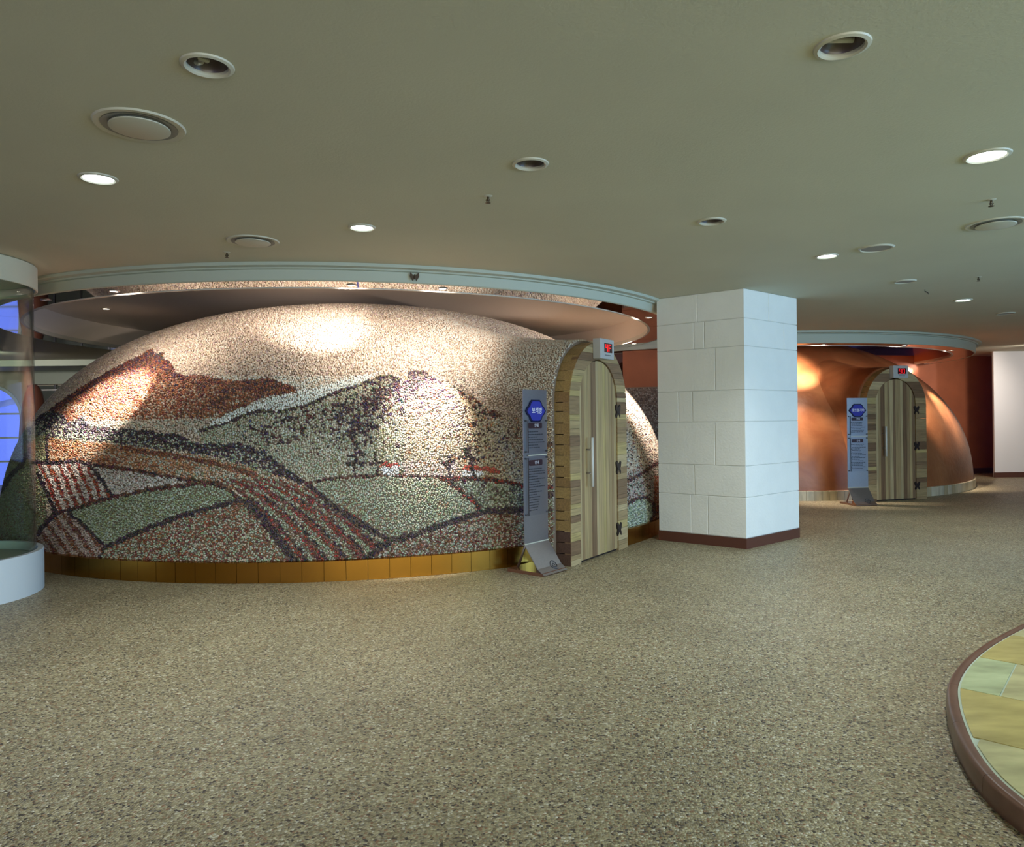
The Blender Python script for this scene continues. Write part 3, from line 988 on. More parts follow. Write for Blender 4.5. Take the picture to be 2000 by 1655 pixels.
def entrance(name, org, rz, digits, seed):
    rd = random.Random(seed)
    t = thing(name, None, None, (org.x, org.y, 0), rz, kind='structure')
    fr = thing('door_frame', None, None)
    fr.parent = t
    z = 0.0
    while z < OZ + OH - .01:
        h = rd.choice([.045, .055, .065, .08, .10, .13])
        z1 = min(z + h, OZ + OH - .002)
        if OZ + OH - z1 < .03:
            z1 = OZ + OH - .002
        g = .0012
        zz = [z + g + (z1 - z - 2 * g) * i / 4 for i in range(5)]
        pr = rd.uniform(0, .003)
        itop = IZ + IH + .008
        split = z < itop - .004
        for side in ((0, 1) if split else (2,)):
            if side == 2:
                poly = [(oxl(q), q) for q in zz] + [(DW - oxl(q), q) for q in reversed(zz)]
            elif side == 0:
                poly = [(ixl(min(q, itop - .0005)), q) for q in zz] + [(oxl(q), q) for q in reversed(zz)]
            else:
                poly = [(2 * ICX - ixl(min(q, itop - .0005)), q) for q in zz] + [(DW - oxl(q), q) for q in reversed(zz)]
            mi = rd.choice([0, 1, 2, 3, 4, 5, 6, 4, 2])
            po = prism('plank', poly, -pr, .07, WH[mi], fr)
            bm = bmesh.new()
            bm.from_mesh(po.data)
            bmesh.ops.recalc_face_normals(bm, faces=bm.faces[:])
            bm.to_mesh(po.data)
            bm.free()
        z = z1
    # side blocks following the outer outline
    per = [(0, 0)]
    zq = 0
    while zq + .105 < OZ:
        zq += rd.uniform(.085, .125)
        per.append((0, min(zq, OZ)))
    per.append((0, OZ))
    nb = 18
    per += [(OH - OH * math.cos(PI * i / nb), OZ + OH * math.sin(PI * i / nb)) for i in range(1, nb + 1)]
    per += [(DW, q) for q in [OZ - .11 * i for i in range(1, 14)]] + [(DW, 0)]

    def outw(p, d):
        if p[1] <= OZ:
            return (p[0] + (-d if p[0] < OH else d), p[1])
        r_ = math.hypot(p[0] - OH, p[1] - OZ)
        return (OH + (p[0] - OH) * (r_ + d) / r_, OZ + (p[1] - OZ) * (r_ + d) / r_)
    for i in range(len(per) - 1):
        a_, b_ = per[i], per[i + 1]
        if math.hypot(a_[0] - b_[0], a_[1] - b_[1]) < .02:
            continue
        e = .004 / math.hypot(a_[0] - b_[0], a_[1] - b_[1])
        a2 = (a_[0] + (b_[0] - a_[0]) * e, a_[1] + (b_[1] - a_[1]) * e)
        b2 = (b_[0] + (a_[0] - b_[0]) * e, b_[1] + (a_[1] - b_[1]) * e)
        d = rd.uniform(.001, .004)
        m_ = WDARK if (i < 3 and a_[0] < .1) else rd.choice(WB)
        bo = prism('block', [a2, b2, outw(b2, d), outw(a2, d)] if False else [outw(a2, -.02), outw(b2, -.02), outw(b2, d), outw(a2, d)], .006, .165, m_, fr)
        bm = bmesh.new()
        bm.from_mesh(bo.data)
        bmesh.ops.recalc_face_normals(bm, faces=bm.faces[:])
        bm.to_mesh(bo.data)
        bm.free()
    # leaf of upright boards
    lf = thing('door_leaf', None, None)
    lf.parent = t
    ws = [.045, .05, .085, .06, .035, .07, .05, .10, .055, .075, .06, .05, .06]
    sc_ = 2 * IH / sum(ws)
    order = [1, 2, 0, 4, 5, 3, 1, 0, 6, 0, 4, 2, 0] if seed == 1 else [1, 4, 5, 0, 2, 1, 3, 4, 1, 5, 2, 0, 3]
    x = ICX - IH
    for wd, mi in zip(ws, order):
        x1 = x + wd * sc_
        g = .0011
        xs_ = [x + g + (x1 - x - 2 * g) * i / 4 for i in range(5)]
        tp = lambda q: IZ + math.sqrt(max(0, (IH - .002) ** 2 - (q - ICX) ** 2))
        poly = [(xs_[0], .022), (xs_[-1], .022)] + [(q, tp(q)) for q in reversed(xs_)]
        prism('board', poly, .010 + rd.uniform(-.001, .001), .05, WV[mi], lf)
        x = x1
    boxm('threshold', .16, 1.03, .03, .12, 0, .02, M['iron'], fr)
    # butterfly hinges
    for hz in (1.47, .875, .225):
        hp = [(-.055, .055), (-.03, .068), (-.006, .04), (.006, .04), (.03, .068), (.055, .055), (.045, .01), (.030, -.01), (.046, -.045), (.036, -.07), (.020, -.05), (0, -.02),
              (-.020, -.05), (-.036, -.07), (-.046, -.045), (-.030, -.01), (-.045, .01)]
        hx = ICX + IH + .025
        hg = prism('hinge', [(hx + a_, hz + b_) for a_, b_ in hp], -.008, .012, M['iron'], lf)
        bm = bmesh.new()
        bm.from_mesh(hg.data)
        bmesh.ops.recalc_face_normals(bm, faces=bm.faces[:])
        bm.to_mesh(hg.data)
        bm.free()
    # pull handle
    hx = .335
    tube('handle', [(hx, -.055, .73), (hx, -.055, 1.21)], .015, M['rim'], lf, 10)
    for hz in (.86, 1.09):
        tube('handle_stud', [(hx, -.05, hz), (hx, .012, hz)], .009, M['steel'], lf, 8)
    # red-digit temperature display over the arch
    f_ = Vector((math.cos(rz), math.sin(rz)))
    p = org + f_ * .47 + Vector((math.sin(rz), -math.cos(rz))) * .002
    lab = {1: 'grey box with red digits over the arched door of the pebble dome',
           2: 'silver box with red digits over the arched door of the clay dome'}[seed]
    bx = thing('temperature_display', lab, 'display', (p.x, p.y, 1.99), rz)
    boxm('case', 0, .30, -.085, .0, 0, .20, M['case'], bx, bev=.006)
    boxm('screen', .085, .25, -.089, -.084, .065, .158, M['led_back'], bx)
    seg = {'4': 'bcfg', '7': 'abc', '9': 'abcdfg', '0': 'abcdef', 'F': 'aefg', '8': 'abcdefg'}
    for k, ch in enumerate(digits):
        x0, z0, w_, h_, th = .105 + k * .068, .075, .046, .072, .0075
        R_ = {'a': (x0, x0 + w_, z0 + h_ - th, z0 + h_), 'd': (x0, x0 + w_, z0, z0 + th), 'g': (x0, x0 + w_, z0 + h_ / 2 - th / 2, z0 + h_ / 2 + th / 2),
              'f': (x0, x0 + th, z0 + h_ / 2, z0 + h_), 'b': (x0 + w_ - th, x0 + w_, z0 + h_ / 2, z0 + h_), 'e': (x0, x0 + th, z0, z0 + h_ / 2), 'c': (x0 + w_ - th, x0 + w_, z0, z0 + h_ / 2)}
        bm = bmesh.new()
        for s_ in seg[ch]:
            a_, b_, c_, d_ = R_[s_]
            r_ = bmesh.ops.create_cube(bm, size=1)
            for v in r_['verts']:
                v.co = Vector(((a_ + b_) / 2 + v.co.x * (b_ - a_), -.0905 + v.co.y * .003, (c_ + d_) / 2 + v.co.z * (d_ - c_)))
        me = bpy.data.meshes.new('digit')
        bm.to_mesh(me)
        bm.free()
        me.materials.append(M['led_red'])
        link(bpy.data.objects.new('digit', me), bx)
    for k in range(5):
        boxm('printed_mark', .10 + k * .027, .118 + k * .027, -.0865, -.0845, .034, .042, M['ink'], bx)
    return t


rz1 = math.atan2(fR.y - fL.y, fR.x - fL.x)
rz2 = math.atan2(g2R.y - g2L.y, g2R.x - g2L.x)
door1 = entrance('door_1', fL, rz1, '4F', 1)
door2 = entrance('door_2', g2L, rz2, '90', 2)


# vault joining a door frame to its dome
def vault_grid(org, rz, du, dt, t0, tmax, flare, off):
    """points, normals along an arch extruded into the dome and widening towards it"""
    ex = np.array([math.cos(rz), math.sin(rz), 0])
    ey = np.array([-math.sin(rz), math.cos(rz), 0])
    o_ = np.array([org.x, org.y, 0])

    def at_(s, t):
        R = OH + off + flare * np.clip(t, 0, None) ** 2
        Lz = OZ
        arc = PI * (OH + off)
        q = s * (2 * Lz + arc)          # s in 0..1 around the arch
        a = np.clip((q - Lz) / (OH + off), 0, PI)
        x = OH - R * np.cos(a)
        zz_ = np.where(q < Lz, q, np.where(q > Lz + arc, 2 * Lz + arc - q, OZ + R * np.sin(a)))
        return o_ + ex * x[:, None] + ey * t[:, None] + np.array([0, 0, 1.0]) * zz_[:, None]
    tot = 2 * OZ + PI * (OH + off)
    T, Sx = [], []
    ts = np.arange(t0, tmax, dt)
    for i, t in enumerate(ts):
        k = int(tot * (1 + flare * max(t, 0) ** 2) / du)
        s = (np.arange(k) + .5 * (i % 2) + rng.uniform(-.34, .34, k)) / k
        Sx.append(np.clip(s, 0, 1))
        T.append(t + rng.uniform(-.008, .008, k))
    s, t = np.concatenate(Sx), np.concatenate(T)
    P = at_(s, t)
    e = 1e-3
    d1 = at_(np.clip(s + e, 0, 1), t) - at_(np.clip(s - e, 0, 1), t)
    d2 = at_(s, t + e) - at_(s, t - e)
    Nn = np.cross(d2, d1)
    Nn /= np.linalg.norm(Nn, axis=1, keepdims=True) + 1e-12
    c = o_ + ex * OH + ey * t[:, None] + np.array([0, 0, 1.0]) * np.minimum(P[:, 2:3], OZ)
    flip = ((P - c) * Nn).sum(1) < 0
    Nn[flip] *= -1
    return P, Nn, at_


def vault_mesh(name, org, rz, t0, tmax, flare, off, mat, parent, ns=96, nt_=40, cull=None):
    _, _, at_ = vault_grid(org, rz, .1, .1, t0, tmax, flare, off)
    ss, tt = np.meshgrid(np.linspace(0, 1, ns + 1), np.linspace(t0, tmax, nt_ + 1), indexing='ij')
    P = at_(ss.ravel(), tt.ravel())
    f = [[i * (nt_ + 1) + j, (i + 1) * (nt_ + 1) + j, (i + 1) * (nt_ + 1) + j + 1, i * (nt_ + 1) + j + 1] for i in range(ns) for j in range(nt_)]
    # front lip closing the gap to the frame
    k = len(P)
    Q = at_(np.linspace(0, 1, ns + 1), np.full(ns + 1, t0))
    c = np.array([org.x, org.y, 0]) + np.array([math.cos(rz), math.sin(rz), 0]) * OH
    inner = []
    for q in Q:
        ctr_ = np.array([c[0], c[1], min(q[2], OZ)])
        ctr_[:2] += np.array([-math.sin(rz), math.cos(rz)]) * t0
        d = q - ctr_
        L_ = np.linalg.norm(d)
        inner.append(ctr_ + d * (L_ - off - .03) / L_)
    V = list(map(tuple, P)) + [tuple(v) for v in inner]
    for i in range(ns):
        f.append([i * (nt_ + 1), k + i, k + i + 1, (i + 1) * (nt_ + 1)])
    return mesh(name, V, f, mat, parent, True)


def dome_shell(name, D, zmax, mat, parent, seg=160, shrink=0.0, z0=0.0):
    r, z = D.table(z0, zmax, .05)
    pr = [(max(a - shrink, 0), b_ - shrink * .3) for a, b_ in zip(r, z)]
    if z0 == 0:
        pr[0] = (pr[0][0], 0)
    pr.append((0, pr[-1][1]))
    return lathe(name, pr, mat, parent, c=(0, 0), seg=seg)


# ---------------- pebble mural dome
dome1 = thing('pebble_dome', 'big domed sauna clad in a pebble mosaic landscape of mountains and fields', 'dome', (D1.cx, D1.cy, 0))
dome_shell('shell', D1, 2.925, M['grout'], dome1, shrink=.006)
v1 = vault_mesh('vault', fL, rz1, .165, 2.0, .10, .030, M['grout'], None)
v1.parent = dome1
v1.matrix_parent_inverse = Matrix.Translation((-D1.cx, -D1.cy, 0))

SP = .0190
rt, zt = D1.table(PEB_Z, 2.93, SP * .87)
PP = []
aim = math.atan2(-D1.cy, -D1.cx)
for i, (r, z) in enumerate(zip(rt, zt)):
    k = int(2 * PI * r / SP)
    if k < 6:
        continue
    a = (np.arange(k) + .5 * (i % 2) + rng.uniform(-.34, .34, k)) * 2 * PI / k
    d = (a - aim + PI) % (2 * PI) - PI
    kk = np.abs(d) < (1.95 if z < 2.3 else 2.4)
    a = a[kk]
    PP.append(np.c_[D1.cx + r * np.cos(a), D1.cy + r * np.sin(a), np.full(len(a), z)])
PP = np.vstack(PP)
PP[:, 2] += rng.uniform(-.008, .008, len(PP))
# leave out stones inside the entrance vault
lx = (PP[:, 0] - fL.x) * math.cos(rz1) + (PP[:, 1] - fL.y) * math.sin(rz1)
ly = -(PP[:, 0] - fL.x) * math.sin(rz1) + (PP[:, 1] - fL.y) * math.cos(rz1)
Rv = OH + .10 * np.clip(ly, 0, 2) ** 2
inside = (ly > -.2) & (ly < 2.0) & (np.abs(lx - OH) < Rv - .02) & ((PP[:, 2] < OZ) | (np.hypot(lx - OH, PP[:, 2] - OZ) < Rv - .02))
PP = PP[~inside]
NN = D1.normal(PP)
pvx, pvn, _ = vault_grid(fL, rz1, SP, SP * .87, .175, 2.0, .10, .030)
ok = (D1.g(pvx) > .985) & (pvx[:, 2] > PEB_Z)
pvx, pvn = pvx[ok], pvn[ok]
PA, NA = np.vstack([PP, pvx]), np.vstack([NN, pvn])
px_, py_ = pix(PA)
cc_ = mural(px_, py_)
on_v = np.arange(len(PA)) >= len(PP)
# the mouth of the vault keeps the sky stones over its crown
up_ = on_v & (PA[:, 2] > 1.62)
cc_[up_] = (np.array([CREAM, BEIGE, TAN, PALEG, (.66, .62, .54)])[rng.integers(0, 5, up_.sum())]) * rng.uniform(.85, 1.12, (up_.sum(), 1))
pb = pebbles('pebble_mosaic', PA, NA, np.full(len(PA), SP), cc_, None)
pb.parent = dome1
pb.matrix_parent_inverse = Matrix.Translation((-D1.cx, -D1.cy, 0))
pb['label'] = 'mosaic of small rounded pebbles in cream, rust, sage and dark purple'
# brass skirting in sheets
n_k = 150
for k in range(n_k):
    a = 2 * PI * k / n_k
    mx, my = D1.cx + 4.47 * math.cos(a), D1.cy + 4.47 * math.sin(a)
    dd_ = (a - aim + PI) % (2 * PI) - PI
    llx = (mx - fL.x) * math.cos(rz1) + (my - fL.y) * math.sin(rz1)
    lly = -(mx - fL.x) * math.sin(rz1) + (my - fL.y) * math.cos(rz1)
    if abs(dd_) > 1.9 or (-.05 < llx < DW + .05 and lly > -.1 and lly < 1.2):
        continue
    lathe('brass_panel', [(4.452, .001), (4.474, .001), (4.474, .178), (4.440, .185)], M['gold'], dome1, seg=3, a0=a - PI / n_k + .0004, a1=a + PI / n_k - .0004, smooth=False, close=True)

# ---------------- copper clay dome
dome2 = thing('clay_dome', 'smooth copper-brown plastered clay dome behind the pillar', 'dome', (D2.cx, D2.cy, 0))
dome_shell('shell', D2, 3.015, M['clay'], dome2)
v2 = vault_mesh('vault', g2L, rz2, .15, 1.9, .10, .02, M['clay'], None)
v2.parent = dome2
v2.matrix_parent_inverse = Matrix.Translation((-D2.cx, -D2.cy, 0))
n_k = 230
aim2 = math.atan2(-D2.cy, -D2.cx)
for k in range(n_k):
    a = 2 * PI * k / n_k
    mx, my = D2.cx + 4.64 * math.cos(a), D2.cy + 4.64 * math.sin(a)
    dd_ = (a - aim2 + PI) % (2 * PI) - PI
    llx = (mx - g2L.x) * math.cos(rz2) + (my - g2L.y) * math.sin(rz2)
    if abs(dd_) > 1.45 or -.04 < llx < DW + .04:
        continue
    lathe('plinth_tile', [(4.58, .001), (4.635, .001), (4.635, .158), (4.58, .162)], random.choice(TRAV), dome2, seg=1, a0=a - PI / n_k + .0005, a1=a + PI / n_k - .0005, smooth=False, close=True)

# terracotta partition closing the gap between the two domes, its lower part clad in pebbles
pA, pB = Vector((1.93, 12.42)), Vector((3.12, 12.0))
pw = wall('wall_partition', pA, pB, 0, 2.55, plain('partition_plaster', (.30, .085, .032), .6, noise=.12, nscale=2.5, bump=.15, bscale=25), th=.06)
dado = thing('pebble_dado', 'dark pebble-clad low wall under the terracotta wall between door and pillar', 'dado', (pA.x, pA.y, 0), math.atan2(pB.y - pA.y, pB.x - pA.x))
PL = (pB - pA).length
boxm('backing', .02, PL - .02, -.03, -.001, 0, 1.92, M['grout'], dado)
gx_, gz_ = np.meshgrid(np.arange(.03, PL - .03, .029), np.arange(.02, 1.92, .025))
gx_ = gx_ + .014 * (np.arange(gx_.shape[0]) % 2)[:, None]
gp = np.c_[gx_.ravel(), np.full(gx_.size, -.03), gz_.ravel()]
gp[:, [0, 2]] += rng.uniform(-.006, .006, (len(gp), 2))
gc = np.array([(.26, .18, .14), (.36, .27, .22), (.10, .06, .05), (.42, .36, .30), (.20, .11, .08)])[rng.integers(0, 5, len(gp))]
pebbles('pebbles', gp, np.tile([0, -1.0, 0], (len(gp), 1)), np.full(len(gp), .028), gc, dado)

# ------------------------------------------------------------------ accent lights in the mirror rings
def ring_spot(D, RR, H, deg, label, target=None, power=60, cone=40, group=None):
    a = math.radians(deg)
    x, y = D.cx + RR * math.cos(a), D.cy + RR * math.sin(a)
    t = thing('recessed_spotlight', label, 'spotlight', (x, y, H), 0, group)
    lathe('bezel', [(.034, .0), (.036, -.006), (.046, -.005), (.050, .0015)], M['steel'], t, seg=20)
    lathe('lens', [(0, -.002), (.034, -.0015)], M['halogen'] if target else M['bulb'], t, seg=20)
    if target:
        spot((x, y, H - .03), target, power, cone + 10)
        spot((x, y, H - .03), (x + (D.cx - x) * .3, y + (D.cy - y) * .3, H - .75), power * (.12 if D is D1 else .05), 120, blend=1.0)
    return t


RR1, RR2 = 4.36, 4.70
SPOTS = [(-108.9, (-3.95, 7.12, 1.58), 50, 40, 'lit small spotlight in the mirror ring at its far left'),
         (-79.5, (-2.03, 7.60, 2.40), 24, 44, 'small spotlight in the mirror ring above the bright cream patch of sky'),
         (-68.7, (-.84, 6.90, 1.38), 66, 37, 'lit small spotlight in the mirror ring above the right-hand pebble mountain'),
         (-27.0, (1.45, 9.15, 1.55), 46, 50, 'lit small spotlight in the mirror ring just left of the pillar'),
         (14.0, (.55, 10.4, 2.45), 46, 60, 'lit spotlight in the far side of the mirror ring, beside the red display')]
for deg, tg, pw, cn, lb in SPOTS:
    ring_spot(D1, RR1, H1, deg, lb, tg, pw, cn)
ring_spot(D1, RR1, H1, -122, 'small spotlight at the left end of the mirror ring', None)
rx, ry = lay(207, 603, REC1)
t = thing('recessed_spotlight', 'lit spotlight inside the pale ceiling recess, far left', 'spotlight', (rx, ry, REC1))
lathe('bezel', [(.040, -.001), (.042, -.007), (.055, -.006), (.060, -.0005)], M['rim'], t, seg=20)
lathe('lens', [(0, -.004), (.040, -.003)], M['halogen'], t, seg=20)
spot((rx, ry, REC1 - .03), (rx - .1, ry - .2, 0), .9, 150, blend=1.0)
for (x, y), tg, pw, cn, lb in [((1767, 675), (7.35, 12.75, 1.5), 36, 34, 'lit small spotlight in the front edge of the ring over the clay dome'),
                               ((1858, 685), (8.1, 13.5, 1.0), 22, 40, 'lit small spotlight at the right end of the ring over the clay dome')]:
    wx, wy = lay(x, y, H2)
    ring_spot(C2, math.hypot(wx - C2.cx, wy - C2.cy), H2, math.degrees(math.atan2(wy - C2.cy, wx - C2.cx)), lb, tg, pw, cn)
wx, wy = lay(1830, 710, H2)
ring_spot(C2, RR2, H2, math.degrees(math.atan2(wy - C2.cy, wx - C2.cx)), 'lit spotlight in the far right side of the ring over the clay dome', (8.2, 16.3, 1.8), 14, 50)
ring_spot(C2, RR2, H2, -86, 'spotlight over the clay dome hidden behind the pillar', (5.0, 12.45, 2.25), 46, 46)
ring_spot(C2, RR2, H2, -95, 'second spotlight over the clay dome behind the pillar', (4.9, 11.7, 1.1), 26, 46)

# ------------------------------------------------------------------ fixtures in the main ceiling
LBL_OFF = ['unlit ceiling downlight with a bare bulb, near the top left corner', 'unlit dark ceiling downlight in the middle of the ceiling',
           'small unlit dark ceiling downlight in front of the pillar', 'large unlit ceiling downlight near the top right corner']
for (x, y, r), lb in zip(DL_OFF, LBL_OFF):
    cx, cy = lay(x, y, CEIL)
    t = thing('downlight', lb, 'downlight', (cx, cy, CEIL))
    lathe('trim_ring', [(r * .76, .01), (r * .76, -.004), (r * .84, -.010), (r * .97, -.006), (r, .001)], M['white_plastic'], t, seg=32)
    lathe('reflector', [(r * .77, .002), (r * .74, .02), (r * .5, .045), (0, .05)], M['downlight_dark'], t, seg=32)
    if x == 405:
        tube('bulb', [(-.03, .02, .025), (-.04, .0, .012), (-.02, -.025, .010), (.0, -.005, .02), (-.01, .02, .03)], .011, M['bulb'], t)
    else:
        tube('bulb', [(-.05, .02, .034), (.05, .02, .034)], .012, M['bulb' if x > 1500 else 'downlight_dark'], t)
LBL_GREY = ['grey ceiling vent cover right of the lit lamp above the pillar', 'small grey ceiling cover in front of the clay dome ring', 'farthest grey ceiling cover at the right edge']
for (x, y, r), lb in zip(DL_GREY, LBL_GREY):
    cx, cy = lay(x, y, CEIL)
    t = thing('ceiling_cover', lb, 'vent cover', (cx, cy, CEIL))
    lathe('rim', [(r * .84, -.006), (r * .9, -.012), (r, .001)], M['white_plastic'], t, seg=32)
    lathe('plate', [(0, -.007), (r * .85, -.006)], M['downlight_grey'], t, seg=32)
LBL_ON = ['lit white ceiling downlight at the upper left', 'lit white ceiling downlight above the front of the pebble dome', 'large lit ceiling downlight at the right edge',
          'lit ceiling downlight just right of the pillar', 'small lit ceiling downlight near the clay dome']
for (x, y, r), lb in zip(DL_ON, LBL_ON):
    cx, cy = lay(x, y, CEIL)
    t = thing('downlight', lb, 'downlight', (cx, cy, CEIL))
    lathe('trim_ring', [(r * .76, .01), (r * .76, -.004), (r * .84, -.010), (r * .97, -.006), (r, .001)], M['white_plastic'], t, seg=32)
    lathe('lamp', [(0, .006), (r * .6, .006), (r * .78, -.001)], M['lamp_on'], t, seg=32)
    spot((cx, cy, CEIL - .03), (cx, cy, 0), 9, 130, (.88, .96, 1.0), 1.0, .07)
LBL_D = ['large round ceiling air diffuser at the upper left', 'round ceiling air diffuser above the left side of the pebble dome', 'round ceiling air diffuser cut by the right edge']
for (x, y, r), lb in zip(DIFF, LBL_D):
    cx, cy = lay(x, y, CEIL)
    t = thing('air_diffuser', lb, 'air diffuser', (cx, cy, CEIL))
    lathe('outer_ring', [(r * .80, -.001), (r * .82, -.006), (r * .97, -.008), (r, .001)], M['white_plastic'], t, seg=40)
    lathe('throat', [(r * .82, -.008), (r * .62, -.002)], M['downlight_grey'], t, seg=40)
    lathe('disc', [(0, -.020), (r * .60, -.020), (r * .66, -.017), (r * .66, -.012), (r * .60, -.010)], M['white_plastic'], t, seg=40)
LBL_S = ['brass ceiling sprinkler left of the small unlit downlights', 'ceiling sprinkler just below the second air diffuser', 'ceiling sprinkler at the right edge above the diffuser', 'small ceiling sprinkler in front of the far lit lamp']
for (x, y), lb in zip([(953, 383), (443, 493), (1936, 390), (1911, 541)], LBL_S):
    cx, cy = lay(x, y, CEIL)
    t = thing('sprinkler', lb, 'sprinkler', (cx, cy, CEIL))
    lathe('escutcheon', [(0, -.006), (.018, -.006), (.03, .0005)], M['white_plastic'], t, seg=16)
    tube('body', [(0, 0, -.003), (0, 0, -.03)], .007, M['brass_dark'], t)
    for s_ in (-1, 1):
        tube('frame_arm', [(0, 0, -.012), (s_ * .013, 0, -.024), (0, 0, -.042)], .003, M['brass_dark'], t, 6)
    lathe('deflector', [(0, -.046), (.017, -.043), (.017, -.041), (0, -.041)], M['brass_dark'], t, seg=12)
cx, cy = lay(1810, 566, CEIL)
tube_o = tube('ceiling_hook', [(cx - .02, cy, CEIL), (cx - .02, cy, CEIL - .02), (cx + .01, cy, CEIL - .03), (cx + .02, cy, CEIL - .05)], .006, M['iron'], None, 6)
tag(tube_o, 'tiny dark hook hanging from the ceiling before the clay dome', 'hook')
# added unseen lamp, brightens the white wall end
spot((12.6, 12.6, 2.6), (11.8, 15.6, 1.2), 11, 110, (1, .95, .92), 1.0, .1)
# added unseen lamps, brighten the terracotta back wall and the far left
spot((10.3, 13.9, 2.7), (9.3, 16.5, 1.3), 11, 100, (1, .9, .8), 1.0, .1)
spot((-11.6, 11.8, 2.7), (-10.8, 15.0, 1.2), 9, 140, (1, .95, .85), 1.0, .1)
spot((-9.7, 12.9, 2.7), (-9.5, 15.2, 1.4), 7, 140, (1, .95, .85), 1.0, .1)
# brown moth sitting on the ring fascia
ang_ = math.atan2(lay(812, 534, 2.68)[1] - D1.cy, lay(812, 534, 2.68)[0] - D1.cx)
mo = thing('moth', 'small brown moth sitting on the pale ring fascia', 'moth', (D1.cx + (R1O + .025) * math.cos(ang_), D1.cy + (R1O + .025) * math.sin(ang_), 2.665), ang_ + PI / 2)
for s_ in (-1, 1):
    prism('wing', [(0, .0), (.038 * s_, .036), (.042 * s_, .0), (.015 * s_, -.045)][::s_], -.004, -.001, M['moth'], mo)
tube('body', [(0, -.006, .018), (0, -.006, -.025)], .005, M['moth'], mo, 6)


# ------------------------------------------------------------------ steel notice stands
def notice(org, rz, title, tsize, label, seed):
    rd = random.Random(seed)
    t = thing('notice_stand', label, 'sign', (org.x, org.y, 0), rz)
    Wd = .355
    th = .006
    # bent sheet: foot, slope, upright
    prof = [(-.012, .012), (.06, .062), (.19, .245), (.205, .27)]
    pr2 = [(y + th * .8, z - th * .6) for y, z in prof]
    ring_ = prof + pr2[::-1]
    V = [(0, y, z) for y, z in ring_] + [(Wd, y, z) for y, z in ring_]
    n = len(ring_)
    f = [list(range(n)), list(range(2 * n - 1, n - 1, -1))] + [[i, i + n, (i + 1) % n + n, (i + 1) % n] for i in range(n)]
    o_ = mesh('foot', V, f, M['steel'], t)
    bm = bmesh.new()
    bm.from_mesh(o_.data)
    bmesh.ops.recalc_face_normals(bm, faces=bm.faces[:])
    bm.to_mesh(o_.data)
    bm.free()
    boxm('upright', 0, Wd, .205, .212, .268, 1.665, M['steel'], t)
    boxm('fold', -.001, Wd + .001, .200, .214, .262, .272, M['white_plastic'], t)
    boxm('base_plate', 0, Wd, .005, .41, 0, .03, M['acrylic_brown'], t)
    tube('back_leg', [(.09, .36, .03), (.09, .225, .34)], .012, M['steel'], t)
    # scroll ornament on the foot
    pts = []
    for i in range(40):
        a = i / 39 * 3.6 * PI
        r_ = .012 + .05 * i / 39
        u_, v_ = .24 + r_ * math.cos(a) * .9, .085 + r_ * math.sin(a) * .9
        pts.append((u_, .0 + v_ * .68, .045 + v_ * .95 - .02))
    P3 = []
    for (x_, y_, z_) in pts:
        yy = max(y_, .0)
        zz_ = np.interp(yy, [p_[0] for p_ in prof], [p_[1] for p_ in prof])
        P3.append((x_, yy - .003, float(zz_) + .002))
    tube('scroll_ornament', P3, .0028, M['steel_dark'], t, 6)
    # blue lobed plaque
    cx_, cz_ = Wd / 2, 1.47

    def plaque(k):
        q = [(-.152, 0), (-.128, .035), (-.098, .058), (-.088, .085), (-.058, .112), (.058, .112), (.088, .085), (.098, .058), (.128, .035), (.152, 0),
             (.128, -.035), (.098, -.058), (.088, -.085), (.058, -.112), (-.058, -.112), (-.088, -.085), (-.098, -.058), (-.128, -.035)]
        return [(cx_ + a_ * k, cz_ + b_ * k * .92) for a_, b_ in q][::-1]
    prism('plaque_rim', plaque(1.0), .196, .2049, M['navy'], t)
    prism('plaque', plaque(.86), .192, .196, M['ink_blue'], t)
    text('lettering', title, tsize, M['white_ink'], t, (cx_ + .01, .1915, cz_ + .0), .0006, .9)
    # clear cover plates with their print
    for z0, z1, nl in ((1.09, 1.385, 7), (.52, 1.045, 17)):
        boxm('cover_plate', .05, Wd - .035, .190, .193, z0, z1, M['acrylic'], t)
        prism('heading', [(.085, z1 - .075), (.265, z1 - .075), (.275, z1 - .068), (.275, z1 - .030), (.265, z1 - .023), (.085, z1 - .023), (.075, z1 - .030), (.075, z1 - .068)], .2015, .2049, M['maroon'], t)
        bm = bmesh.new()
        zl = z1 - .105
        dz = (zl - z0 - .02) / nl
        for k in range(nl):
            x_ = .062 + (.0 if k % 3 == 0 else .012)
            end = rd.uniform(.18, .31)
            while x_ < end:
                w_ = rd.uniform(.012, .035)
                r_ = bmesh.ops.create_cube(bm, size=1)
                for v in r_['verts']:
                    v.co = Vector((x_ + w_ / 2 + v.co.x * w_, .2038 + v.co.y * .002, zl - k * dz + v.co.z * .0085))
                x_ += w_ + .006
        me = bpy.data.meshes.new('printed_lines')
        bm.to_mesh(me)
        bm.free()
        me.materials.append(M['ink'])
        tag(link(bpy.data.objects.new('printed_lines', me), t), kind='stuff')
        boxm('edge_strip', .048, .052, .186, .195, z0, z1, M['ink'], t)
        for x_ in (.022, Wd - .022):
            for z_ in (z0 + .01, z1 - .006):
                tube('standoff', [(x_, .185, z_), (x_, .205, z_)], .008, M['steel_dark'], t, 8)
        text('heading_lettering', '안내', .034, M['white_ink'], t, (.19, .2012, z1 - .049), .0004)
    boxm('joint_bar', .05, Wd - .03, .186, .196, 1.062, 1.072, M['white_plastic'], t)
    return t


